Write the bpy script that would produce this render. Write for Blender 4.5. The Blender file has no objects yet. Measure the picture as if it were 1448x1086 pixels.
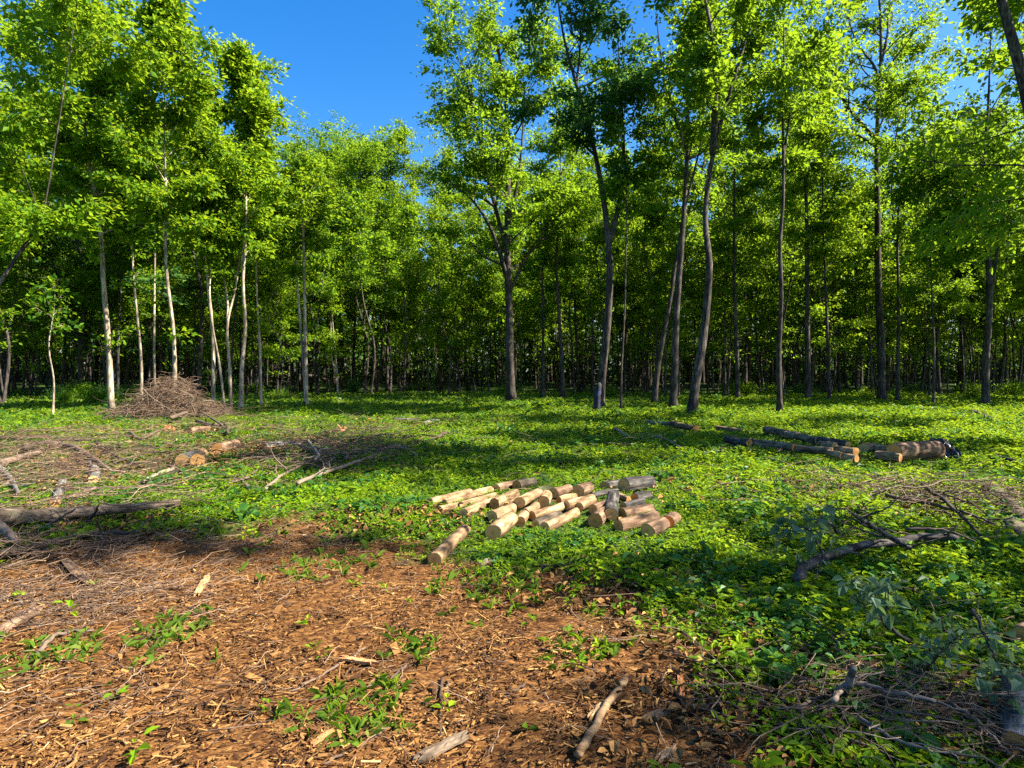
import bpy, math, random
import numpy as np
from mathutils import Vector, Matrix, Quaternion

scene = bpy.context.scene
COL = scene.collection
R = math.radians

# ------------------------------------------------------------------ camera, sky, sun, exposure
F, CX, CY, CAMH = 900.0, 724.0, 543.0, 1.6
PITCH = math.atan(18.0 / F)
cam_d = bpy.data.cameras.new("camera")
cam = bpy.data.objects.new("camera", cam_d)
COL.objects.link(cam)
cam.location = (0, 0, CAMH)
cam.rotation_euler = (math.pi / 2 - PITCH, 0, 0)
cam_d.sensor_width = 36.0
cam_d.lens = F / 1448.0 * 36.0
cam_d.clip_start, cam_d.clip_end = 0.05, 2000
scene.camera = cam

SUN_AZ, SUN_EL = R(98), R(44)          # azimuth clockwise from +Y (straight ahead), towards the right
SUND = Vector((math.sin(SUN_AZ) * math.cos(SUN_EL), math.cos(SUN_AZ) * math.cos(SUN_EL), math.sin(SUN_EL)))
world = bpy.data.worlds.new("World")
scene.world = world
world.use_nodes = True
wn, wl = world.node_tree.nodes, world.node_tree.links
wn.clear()
sky = wn.new("ShaderNodeTexSky")
sky.sky_type = 'NISHITA'
sky.sun_disc = False
sky.sun_elevation = SUN_EL
sky.sun_rotation = SUN_AZ
sky.air_density, sky.dust_density, sky.ozone_density = 1.0, 1.2, 3.0
hs = wn.new("ShaderNodeHueSaturation")
hs.inputs['Saturation'].default_value = 1.42
hs.inputs['Hue'].default_value = 0.505
bg = wn.new("ShaderNodeBackground")
bg.inputs['Strength'].default_value = 0.067
wo = wn.new("ShaderNodeOutputWorld")
wl.new(sky.outputs[0], hs.inputs['Color'])
wl.new(hs.outputs[0], bg.inputs['Color'])
wl.new(bg.outputs[0], wo.inputs['Surface'])
sun_d = bpy.data.lights.new("sun", 'SUN')
sun_d.energy = 5.0
sun_d.angle = R(0.5)
sun_d.color = (1.0, 0.93, 0.80)
sun = bpy.data.objects.new("sun", sun_d)
COL.objects.link(sun)
sun.rotation_euler = SUND.to_track_quat('Z', 'Y').to_euler()
vs = scene.view_settings
vs.view_transform, vs.look, vs.gamma, vs.use_curve_mapping = 'Standard', 'None', 1.0, False
vs.exposure = 2.1
cy = scene.cycles
cy.max_bounces, cy.diffuse_bounces, cy.glossy_bounces, cy.transmission_bounces = 7, 4, 2, 5
cy.transparent_max_bounces = 4
cy.sample_clamp_indirect = 6
cy.use_denoising = False

# ------------------------------------------------------------------ pixel <-> place
_fw = np.array([0, math.cos(PITCH), -math.sin(PITCH)])
_up = np.array([0, math.sin(PITCH), math.cos(PITCH)])
def ray(px, py):
    return F * _fw + (px - CX) * np.array([1., 0, 0]) + (CY - py) * _up

_rs = np.random.RandomState(5)
_waves = [(_rs.uniform(0, 6.28), _rs.uniform(0, 6.28)) for _ in range(40)]
def nz(x, y, scale, k0=0, n=7):
    """smooth noise, about -1..1"""
    v = 0
    for i in range(n):
        a, p = _waves[(k0 + i) % 40]
        s = (0.6 + 1.3 * i / n) / scale * 6.28
        v = v + np.sin((x * math.cos(a) + y * math.sin(a)) * s + p + 1.3 * np.sin((y * math.cos(a) - x * math.sin(a)) * s * .7 + p * 2))
    return v / n * 1.7

def hgt(x, y):
    x = np.asarray(x, float); y = np.asarray(y, float)
    h = 0.035 * nz(x, y, 3.1, 3) + 0.05 * nz(x, y, 9, 9)
    far = np.clip((np.hypot(x, y) - 30) / 40, 0, 1)
    return h + far * 0.35 * nz(x, y, 26, 20)

def G(px, py, dz=0.0):
    """where the ray through a pixel of the photograph meets the ground (plus dz)"""
    r = ray(px, py); z = dz
    for _ in range(4):
        t = (z - CAMH) / r[2]
        p = r * t
        z = float(hgt(p[0], p[1])) + dz
    return np.array([p[0], p[1], z])

def W(px, py, d):
    r = ray(px, py); r = r * (d / r[1])
    return np.array([r[0], r[1], r[2] + CAMH])

# ------------------------------------------------------------------ materials
def mat(name):
    m = bpy.data.materials.new(name); m.use_nodes = True
    nt = m.node_tree; nt.nodes.clear()
    return m, nt.nodes, nt.links
def ramp(n, stops):
    r = n.new("ShaderNodeValToRGB")
    e = r.color_ramp.elements
    while len(e) < len(stops): e.new(0.5)
    for el, (p, c) in zip(e, stops):
        el.position = p; el.color = (*c, 1)
    return r

def leaf_mat(name, stops, trans=0.44, tcol=(0.38, 0.57, 0.02), rough=0.55, rnd=0.25):
    m, n, l = mat(name)
    at = n.new("ShaderNodeAttribute"); at.attribute_name = "tone"
    oi = n.new("ShaderNodeObjectInfo")
    ma = n.new("ShaderNodeMath"); ma.operation = 'MULTIPLY_ADD'
    l.new(oi.outputs['Random'], ma.inputs[0]); ma.inputs[1].default_value = rnd
    l.new(at.outputs['Fac'], ma.inputs[2])
    mb = n.new("ShaderNodeMath"); mb.operation = 'SUBTRACT'; l.new(ma.outputs[0], mb.inputs[0]); mb.inputs[1].default_value = rnd / 2
    r = ramp(n, stops); l.new(mb.outputs[0], r.inputs[0])
    p = n.new("ShaderNodeBsdfPrincipled"); p.inputs['Roughness'].default_value = rough
    p.inputs['Specular IOR Level'].default_value = 0.1
    l.new(r.outputs[0], p.inputs['Base Color'])
    t = n.new("ShaderNodeBsdfTranslucent")
    mx = n.new("ShaderNodeMix"); mx.data_type = 'RGBA'; mx.inputs[0].default_value = 0.75
    l.new(r.outputs[0], mx.inputs[6]); mx.inputs[7].default_value = (*tcol, 1)
    mm = n.new("ShaderNodeMix"); mm.data_type = 'RGBA'; mm.blend_type = 'MULTIPLY'; mm.inputs[0].default_value = 0.0
    l.new(mx.outputs[2], t.inputs['Color'])
    ms = n.new("ShaderNodeMixShader"); ms.inputs[0].default_value = trans
    l.new(p.outputs[0], ms.inputs[1]); l.new(t.outputs[0], ms.inputs[2])
    o = n.new("ShaderNodeOutputMaterial"); l.new(ms.outputs[0], o.inputs[0])
    return m

def bark_mat(name, c0, c1, c2, axis='Z', scale=7, moss=None, bump=0.5):
    m, n, l = mat(name)
    tc = n.new("ShaderNodeTexCoord"); mp = n.new("ShaderNodeMapping")
    st = 0.14
    mp.inputs['Scale'].default_value = (1, 1, st) if axis == 'Z' else (st, 1, 1)
    oi = n.new("ShaderNodeObjectInfo")
    cx = n.new("ShaderNodeVectorMath"); cx.operation = 'SCALE'
    cv = n.new("ShaderNodeCombineXYZ")
    for k in range(3): l.new(oi.outputs['Random'], cv.inputs[k])
    l.new(cv.outputs[0], cx.inputs[0]); cx.inputs['Scale'].default_value = 37.0
    ad = n.new("ShaderNodeVectorMath"); l.new(tc.outputs['Object'], ad.inputs[0]); l.new(cx.outputs[0], ad.inputs[1])
    l.new(ad.outputs[0], mp.inputs['Vector'])
    a = n.new("ShaderNodeTexNoise"); a.inputs['Scale'].default_value = scale * 3; a.inputs['Detail'].default_value = 6; a.inputs['Roughness'].default_value = .65
    l.new(mp.outputs[0], a.inputs['Vector'])
    b = n.new("ShaderNodeTexNoise"); b.inputs['Scale'].default_value = 1.6 if axis == 'Z' else 6.5; b.inputs['Detail'].default_value = 3
    l.new(ad.outputs[0], b.inputs['Vector'])
    r = ramp(n, [(0.38, c0), (0.5, c1), (0.64, c2)]); l.new(a.outputs[0], r.inputs[0])
    r2 = ramp(n, [(0.35, (.5, .48, .44)), (0.65, (1.25, 1.2, 1.12))]); l.new(b.outputs[0], r2.inputs[0])
    mx = n.new("ShaderNodeMix"); mx.data_type = 'RGBA'; mx.blend_type = 'MULTIPLY'; mx.inputs[0].default_value = 1
    l.new(r.outputs[0], mx.inputs[6]); l.new(r2.outputs[0], mx.inputs[7])
    col = mx.outputs[2]
    if moss:
        c = n.new("ShaderNodeTexNoise"); c.inputs['Scale'].default_value = 4; c.inputs['Detail'].default_value = 5
        l.new(ad.outputs[0], c.inputs['Vector'])
        rm = ramp(n, [(0.55, (0, 0, 0)), (0.68, (1, 1, 1))]); l.new(c.outputs[0], rm.inputs[0])
        m2 = n.new("ShaderNodeMix"); m2.data_type = 'RGBA'; l.new(rm.outputs[0], m2.inputs[0])
        l.new(col, m2.inputs[6]); m2.inputs[7].default_value = (*moss, 1); col = m2.outputs[2]
    p = n.new("ShaderNodeBsdfPrincipled"); p.inputs['Roughness'].default_value = .85
    p.inputs['Specular IOR Level'].default_value = 0.2
    l.new(col, p.inputs['Base Color'])
    bp = n.new("ShaderNodeBump"); bp.inputs['Strength'].default_value = bump; bp.inputs['Distance'].default_value = .03
    l.new(a.outputs[0], bp.inputs['Height']); l.new(bp.outputs[0], p.inputs['Normal'])
    o = n.new("ShaderNodeOutputMaterial"); l.new(p.outputs[0], o.inputs[0])
    return m

def tone_mat(name, stops, rough=.8, rnd=0.0, spec=.2):
    m, n, l = mat(name)
    at = n.new("ShaderNodeAttribute"); at.attribute_name = "tone"
    r = ramp(n, stops)
    src = at.outputs['Fac']
    if rnd:
        oi = n.new("ShaderNodeObjectInfo"); src = oi.outputs['Random']
    l.new(src, r.inputs[0])
    tc = n.new("ShaderNodeTexCoord")
    a = n.new("ShaderNodeTexNoise"); a.inputs['Scale'].default_value = 30; a.inputs['Detail'].default_value = 4
    l.new(tc.outputs['Object'], a.inputs['Vector'])
    r2 = ramp(n, [(0.3, (.6, .6, .6)), (0.7, (1.2, 1.2, 1.2))]); l.new(a.outputs[0], r2.inputs[0])
    mx = n.new("ShaderNodeMix"); mx.data_type = 'RGBA'; mx.blend_type = 'MULTIPLY'; mx.inputs[0].default_value = 1
    l.new(r.outputs[0], mx.inputs[6]); l.new(r2.outputs[0], mx.inputs[7])
    p = n.new("ShaderNodeBsdfPrincipled"); p.inputs['Roughness'].default_value = rough
    p.inputs['Specular IOR Level'].default_value = spec
    l.new(mx.outputs[2], p.inputs['Base Color'])
    o = n.new("ShaderNodeOutputMaterial"); l.new(p.outputs[0], o.inputs[0])
    return m

def cut_mat():
    m, n, l = mat("cut_wood")
    tc = n.new("ShaderNodeTexCoord"); oi = n.new("ShaderNodeObjectInfo")
    ln = n.new("ShaderNodeVectorMath"); ln.operation = 'LENGTH'
    nn = n.new("ShaderNodeTexNoise"); nn.inputs['Scale'].default_value = 9; l.new(tc.outputs['Object'], nn.inputs['Vector'])
    l.new(tc.outputs['Object'], ln.inputs[0])
    ad = n.new("ShaderNodeMath"); ad.operation = 'MULTIPLY_ADD'; l.new(nn.outputs[0], ad.inputs[0]); ad.inputs[1].default_value = .03; l.new(ln.outputs['Value'], ad.inputs[2])
    si = n.new("ShaderNodeMath"); si.operation = 'MULTIPLY'; l.new(ad.outputs[0], si.inputs[0]); si.inputs[1].default_value = 620
    sn = n.new("ShaderNodeMath"); sn.operation = 'SINE'; l.new(si.outputs[0], sn.inputs[0])
    rr = ramp(n, [(0.0, (.34, .135, .025)), (0.5, (.48, .22, .048)), (1.0, (.58, .33, .10))])
    ml = n.new("ShaderNodeMath"); ml.operation = 'MULTIPLY_ADD'; l.new(sn.outputs[0], ml.inputs[0]); ml.inputs[1].default_value = .22; l.new(oi.outputs['Random'], ml.inputs[2])
    l.new(ml.outputs[0], rr.inputs[0])
    # darker heart
    hr = ramp(n, [(0.0, (.45, .32, .22)), (0.045, (1, 1, 1))]); l.new(ad.outputs[0], hr.inputs[0])
    mx = n.new("ShaderNodeMix"); mx.data_type = 'RGBA'; mx.blend_type = 'MULTIPLY'; mx.inputs[0].default_value = 1
    l.new(rr.outputs[0], mx.inputs[6]); l.new(hr.outputs[0], mx.inputs[7])
    p = n.new("ShaderNodeBsdfPrincipled"); p.inputs['Roughness'].default_value = .85
    l.new(mx.outputs[2], p.inputs['Base Color'])
    o = n.new("ShaderNodeOutputMaterial"); l.new(p.outputs[0], o.inputs[0])
    return m

def ground_mat():
    m, n, l = mat("forest_ground")
    at = n.new("ShaderNodeAttribute"); at.attribute_name = "chip"
    tc = n.new("ShaderNodeTexCoord")
    def noise(s, d=6, r=.6):
        a = n.new("ShaderNodeTexNoise"); a.inputs['Scale'].default_value = s; a.inputs['Detail'].default_value = d; a.inputs['Roughness'].default_value = r
        l.new(tc.outputs['Object'], a.inputs['Vector']); return a
    # shredded wood: stretched cells in two directions
    cols = []
    for ang, sc in ((0.5, (26, 70, 26)), (2.0, (22, 64, 22))):
        mp = n.new("ShaderNodeMapping"); mp.inputs['Rotation'].default_value = (0, 0, ang); mp.inputs['Scale'].default_value = sc
        ds = noise(9, 3)
        mxv = n.new("ShaderNodeMix"); mxv.data_type = 'VECTOR'; mxv.inputs[0].default_value = .08
        l.new(tc.outputs['Object'], mxv.inputs[4]); l.new(ds.outputs['Color'], mxv.inputs[5])
        l.new(mxv.outputs[1], mp.inputs['Vector'])
        v = n.new("ShaderNodeTexVoronoi"); v.inputs['Scale'].default_value = 1; l.new(mp.outputs[0], v.inputs['Vector'])
        cols.append(v)
    na = noise(14)
    sel = ramp(n, [(.45, (0, 0, 0)), (.55, (1, 1, 1))]); l.new(na.outputs[0], sel.inputs[0])
    mc = n.new("ShaderNodeMix"); mc.data_type = 'RGBA'; l.new(sel.outputs[0], mc.inputs[0])
    l.new(cols[0].outputs['Color'], mc.inputs[6]); l.new(cols[1].outputs['Color'], mc.inputs[7])
    md = n.new("ShaderNodeMix"); md.data_type = 'FLOAT'; l.new(sel.outputs[0], md.inputs[0])
    l.new(cols[0].outputs['Distance'], md.inputs[2]); l.new(cols[1].outputs['Distance'], md.inputs[3])
    sp = n.new("ShaderNodeSeparateColor"); l.new(mc.outputs[2], sp.inputs[0])
    rc = ramp(n, [(0, (.032, .014, .006)), (.35, (.085, .037, .012)), (.7, (.165, .077, .023)), (1, (.27, .145, .048))])
    l.new(sp.outputs[0], rc.inputs[0])
    big = noise(1.3, 5)
    rb = ramp(n, [(.3, (.6, .55, .52)), (.7, (1.15, 1.1, 1.05))]); l.new(big.outputs[0], rb.inputs[0])
    mb_ = n.new("ShaderNodeMix"); mb_.data_type = 'RGBA'; mb_.blend_type = 'MULTIPLY'; mb_.inputs[0].default_value = 1
    l.new(rc.outputs[0], mb_.inputs[6]); l.new(rb.outputs[0], mb_.inputs[7])
    # mossy soil
    g1 = noise(22, 8, .7)
    rg = ramp(n, [(.3, (.016, .02, .008)), (.5, (.035, .065, .012)), (.7, (.07, .12, .018)), (.85, (.10, .085, .045))])
    l.new(g1.outputs[0], rg.inputs[0])
    mx = n.new("ShaderNodeMix"); mx.data_type = 'RGBA'; l.new(at.outputs['Fac'], mx.inputs[0])
    l.new(rg.outputs[0], mx.inputs[6]); l.new(mb_.outputs[2], mx.inputs[7])
    p = n.new("ShaderNodeBsdfPrincipled"); p.inputs['Roughness'].default_value = .95; p.inputs['Specular IOR Level'].default_value = .1
    l.new(mx.outputs[2], p.inputs['Base Color'])
    bp = n.new("ShaderNodeBump"); bp.inputs['Strength'].default_value = .8; bp.inputs['Distance'].default_value = .015; bp.invert = True
    l.new(md.outputs[0], bp.inputs['Height']); l.new(bp.outputs[0], p.inputs['Normal'])
    o = n.new("ShaderNodeOutputMaterial"); l.new(p.outputs[0], o.inputs[0])
    return m

GREEN = [(0.0, (.020, .058, .007)), (.4, (.038, .108, .006)), (.75, (.076, .172, .006)), (1, (.15, .245, .008))]
LIME = [(0.0, (.035, .088, .006)), (.4, (.068, .155, .006)), (.75, (.124, .228, .006)), (1, (.22, .30, .009))]
TEAL = [(0.0, (.016, .052, .022)), (.5, (.03, .09, .025)), (1, (.08, .155, .02))]
M = {}
M['leaf'] = leaf_mat('leaf_green', GREEN)
M['lime'] = leaf_mat('leaf_lime', LIME, tcol=(.42, .58, .02))
M['teal'] = leaf_mat('leaf_teal', TEAL, trans=.35, tcol=(.2, .42, .05))
M['weed'] = leaf_mat('leaf_weed', [(0, (.012, .05, .012)), (.5, (.03, .10, .018)), (1, (.075, .17, .03))], trans=.28, tcol=(.2, .42, .04), rnd=0, rough=.4)
M['deep'] = leaf_mat('leaf_far_shade', [(0, (.008, .026, .004)), (1, (.03, .075, .006))], trans=.25, tcol=(.1, .2, .01))  # leaf colour darkened to stand in for shade inside the far wood
M['cover'] = leaf_mat('leaf_cover', [(0.0, (.028, .08, .005)), (.4, (.09, .19, .005)), (.75, (.18, .28, .005)), (1, (.30, .34, .008))], trans=.36, tcol=(.42, .55, .02), rnd=0)
M['grass'] = leaf_mat('grass_blade', [(0.0, (.05, .10, .014)), (.6, (.12, .2, .02)), (1, (.25, .25, .07))], trans=.35, rnd=0)
M['wilt'] = leaf_mat('leaf_wilted', [(0.0, (.04, .085, .04)), (1, (.13, .19, .11))], trans=.25, tcol=(.25, .4, .1), rnd=0, rough=.6)
M['bark_dark'] = bark_mat('bark_dark', (.016, .013, .011), (.052, .043, .038), (.125, .105, .092))
M['bark_pale'] = bark_mat('bark_pale', (.13, .10, .075), (.33, .27, .20), (.50, .43, .34))
M['log_pale'] = bark_mat('log_bark_pale', (.09, .052, .028), (.27, .17, .088), (.42, .29, .165), axis='X', moss=(.15, .092, .05))
M['log_brown'] = bark_mat('log_bark_brown', (.055, .033, .02), (.15, .092, .056), (.27, .175, .11), axis='X', bump=.8)
M['log_old'] = bark_mat('log_bark_old', (.05, .037, .026), (.15, .11, .076), (.26, .20, .145), axis='X', moss=(.13, .11, .06))
M['log_dark'] = bark_mat('log_bark_dark', (.014, .013, .013), (.055, .05, .047), (.13, .115, .105), axis='X', bump=.8)
M['log_grey'] = bark_mat('log_bark_grey', (.06, .058, .055), (.15, .145, .135), (.27, .26, .245), axis='X')
M['log_moss'] = bark_mat('log_bark_mossy', (.03, .024, .017), (.09, .07, .048), (.17, .13, .095), axis='X', moss=(.07, .10, .02))
M['cut'] = cut_mat()
M['ground'] = ground_mat()
M['chips'] = tone_mat('wood_chip', [(0, (.030, .012, .005)), (.3, (.115, .05, .014)), (.6, (.25, .12, .034)), (.88, (.40, .23, .075)), (1, (.56, .40, .19))])
M['twig'] = tone_mat('twig', [(0, (.05, .036, .028)), (.4, (.115, .072, .045)), (.8, (.22, .145, .09)), (1, (.34, .25, .17))])
M['stick'] = tone_mat('stick', [(0, (.035, .026, .02)), (.4, (.09, .062, .044)), (.8, (.17, .12, .083)), (1, (.27, .205, .15))], rnd=1)
M['orange'] = tone_mat('split_wood_orange', [(0, (.30, .12, .045)), (1, (.50, .24, .10))], rnd=1)

# ------------------------------------------------------------------ mesh helpers
def mesh_np(name, co, loops, starts, mats, tone=None, smooth=False, mat_idx=None):
    me = bpy.data.meshes.new(name)
    co = np.ascontiguousarray(co, np.float32); loops = np.ascontiguousarray(loops, np.int32); starts = np.ascontiguousarray(starts, np.int32)
    me.vertices.add(len(co)); me.vertices.foreach_set('co', co.ravel())
    me.loops.add(len(loops)); me.loops.foreach_set('vertex_index', loops)
    me.polygons.add(len(starts)); me.polygons.foreach_set('loop_start', starts)
    for m in (mats if isinstance(mats, (list, tuple)) else [mats]): me.materials.append(m)
    if smooth: me.polygons.foreach_set('use_smooth', np.ones(len(starts), bool))
    else: me.polygons.foreach_set('use_smooth', np.zeros(len(starts), bool))
    if mat_idx is not None: me.polygons.foreach_set('material_index', np.ascontiguousarray(mat_idx, np.int32))
    if tone is not None:
        at = me.attributes.new('tone', 'FLOAT', 'FACE'); at.data.foreach_set('value', np.ascontiguousarray(tone, np.float32))
    me.update(calc_edges=True)
    return me

class MB:
    """collects tubes into one mesh"""
    def __init__(s): s.v = []; s.f = []; s.st = []; s.t = []; s.nv = 0; s.nl = 0
    def tube(s, pts, rad, n=6, tone=.5, bump=0, rs=None, cap0=True, cap1=True):
        pts = np.asarray(pts, float); k = len(pts)
        rad = np.broadcast_to(np.asarray(rad, float), (k,))
        tg = np.gradient(pts, axis=0); tg /= np.linalg.norm(tg, axis=1, keepdims=True) + 1e-9
        m = np.abs(tg.mean(0)); ref = np.eye(3)[int(np.argmin(m))]
        a = np.cross(tg, ref); a /= np.linalg.norm(a, axis=1, keepdims=True) + 1e-9
        b = np.cross(tg, a)
        th = np.arange(n) * 2 * math.pi / n
        rr = rad[:, None] * np.ones((1, n))
        if bump and rs is not None: rr = rr * (1 + bump * rs.uniform(-1, 1, (k, n)))
        v = pts[:, None, :] + rr[..., None] * (np.cos(th)[None, :, None] * a[:, None, :] + np.sin(th)[None, :, None] * b[:, None, :])
        s.v.append(v.reshape(-1, 3))
        i = np.arange(k - 1)[:, None] * n; j = np.arange(n)[None, :]; j2 = (j + 1) % n
        q = np.stack([i + j, i + j2, i + n + j2, i + n + j], -1).reshape(-1, 4)[:, ::-1] + s.nv
        s.f.append(q.ravel()); s.st.append(s.nl + np.arange(len(q)) * 4); s.nl += q.size; s.t.append(np.full(len(q), tone))
        for c, on in ((0, cap0), (k - 1, cap1)):
            if on:
                f = np.arange(n) + c * n + s.nv
                if c: f = f[::-1]
                s.f.append(f); s.st.append(np.array([s.nl])); s.nl += n; s.t.append(np.array([tone]))
        s.nv += k * n
    def mesh(s, name, mats, smooth=True, offset=(0, 0, 0)):
        return mesh_np(name, np.concatenate(s.v) - np.asarray(offset), np.concatenate(s.f), np.concatenate(s.st), mats, np.concatenate(s.t), smooth)

def crom(P, k):
    """smooth path through points, k samples; works on any column count"""
    P = np.asarray(P, float)
    if len(P) < 3:
        t = np.linspace(0, 1, k)[:, None]; return P[0] * (1 - t) + P[-1] * t
    Q = np.vstack([2 * P[0] - P[1], P, 2 * P[-1] - P[-2]])
    u = np.linspace(0, len(P) - 1 - 1e-6, k); i = u.astype(int); t = (u - i)[:, None]
    a, b, c, d = Q[i], Q[i + 1], Q[i + 2], Q[i + 3]
    return .5 * (2 * b + (c - a) * t + (2 * a - 5 * b + 4 * c - d) * t * t + (3 * b - a - 3 * c + d) * t ** 3)

def norm(v): return v / (np.linalg.norm(v, axis=-1, keepdims=True) + 1e-9)

def leaf_arrays(c, axis, nrm, L, Wd, tone, folded=False, bend=0.0):
    """leaf blades as small faces. returns co, loops, starts, tone"""
    N = len(c); axis = norm(axis); side = norm(np.cross(axis, nrm)); nrm = np.cross(side, axis)
    L = np.broadcast_to(L, (N,))[:, None]; Wd = np.broadcast_to(Wd, (N,))[:, None]
    if not folded:
        b = c - axis * L * .5; t = c + axis * L * .5 - nrm * L * .08
        r = c + side * Wd * .5 - axis * L * .08 + nrm * Wd * .12; l_ = c - side * Wd * .5 - axis * L * .08 + nrm * Wd * .12
        co = np.stack([b, r, t, l_], 1).reshape(-1, 3)
        return co, np.arange(4 * N), np.arange(N) * 4, tone
    b = c - axis * L * .5; t = c + axis * L * .5 - nrm * L * bend
    mid = nrm * L * bend * .15
    r1 = c - axis * L * .18 + side * Wd * .5 + nrm * Wd * .15 + mid; r2 = c + axis * L * .16 + side * Wd * .40 + nrm * Wd * .12
    l1 = c - axis * L * .18 - side * Wd * .5 + nrm * Wd * .15 + mid; l2 = c + axis * L * .16 - side * Wd * .40 + nrm * Wd * .12
    co = np.stack([b, r1, r2, t, l2, l1], 1).reshape(-1, 3)
    base = np.arange(N)[:, None] * 6
    q = np.concatenate([base + np.array([[0, 1, 2, 3]]), base + np.array([[0, 3, 4, 5]])], 1).reshape(-1)
    return co, q, np.arange(2 * N) * 4, np.repeat(tone, 2)

def add(name, me, parent=None, loc=None, label=None, cat=None, group=None, kind=None):
    o = bpy.data.objects.new(name, me); COL.objects.link(o)
    if parent is not None: o.parent = parent
    if loc is not None: o.location = loc
    if label: o['label'] = label
    if cat: o['category'] = cat
    if group: o['group'] = group
    if kind: o['kind'] = kind
    return o
def thing(name, loc, label, cat, group=None, rotz=0):
    o = add(name, None, None, loc, label, cat, group); o.rotation_euler = (0, 0, rotz); return o
def copy_tree(o, loc, rz, sc, label, group):
    c = o.copy(); COL.objects.link(c); c.location = loc; c.rotation_euler = (0, 0, rz); c.scale = sc
    c['label'] = label; c['group'] = group
    for ch in list(o.children):
        d = ch.copy(); COL.objects.link(d); d.parent = c
    return c

# ------------------------------------------------------------------ ground with the chip-covered patch
CHIP_PX = [(-500, 800), (0, 795), (120, 765), (200, 752), (300, 757), (400, 735), (500, 742), (590, 768), (650, 800), (760, 806), (850, 815), (890, 865), (970, 905), (1060, 960), (1090, 1010), (1110, 1086), (1160, 1400), (-500, 1400)]
CHIP = np.array([G(a, b)[:2] if b < 1200 else np.array([(a - 724) / 900 * 1.6 * 1.2, 0.5]) for a, b in CHIP_PX])
def chip_mask(x, y):
    x = np.asarray(x, float); y = np.asarray(y, float)
    ins = np.zeros(x.shape, bool); dm = np.full(x.shape, 1e9)
    n = len(CHIP)
    for i in range(n):
        x0, y0 = CHIP[i]; x1, y1 = CHIP[(i + 1) % n]
        cr = ((y0 > y) != (y1 > y)) & (x < (x1 - x0) * (y - y0) / (y1 - y0 + 1e-12) + x0)
        ins ^= cr
        dx, dy = x1 - x0, y1 - y0
        t = np.clip(((x - x0) * dx + (y - y0) * dy) / (dx * dx + dy * dy), 0, 1)
        dm = np.minimum(dm, np.hypot(x - x0 - t * dx, y - y0 - t * dy))
    sd = np.where(ins, dm, -dm) + .28 * nz(x, y, 1.1, 1) + .16 * nz(x, y, .4, 12)
    return np.clip(sd / .5 + .5, 0, 1)

def build_ground():
    n = 420; a = 6.6
    u = np.linspace(-1, 1, n); g = 450 * np.sinh(a * u) / math.sinh(a)
    X, Y = np.meshgrid(g, g + 5.0, indexing='xy')
    ch = chip_mask(X, Y)
    Z = hgt(X, Y) + .012 * nz(X, Y, .35, 6) * (np.hypot(X, Y) < 12)
    co = np.stack([X, Y, Z], -1).reshape(-1, 3)
    i = np.arange(n - 1)[:, None] * n + np.arange(n - 1)[None, :]
    q = np.stack([i, i + 1, i + n + 1, i + n], -1).reshape(-1)
    me = mesh_np('ground', co, q, np.arange((n - 1) ** 2) * 4, M['ground'], smooth=True)
    at = me.attributes.new('chip', 'FLOAT', 'POINT'); at.data.foreach_set('value', np.ascontiguousarray(ch.ravel(), np.float32))
    add('ground', me, kind='structure', label='forest clearing floor of soil with a patch of brown shredded wood', cat='ground')
build_ground()

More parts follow.
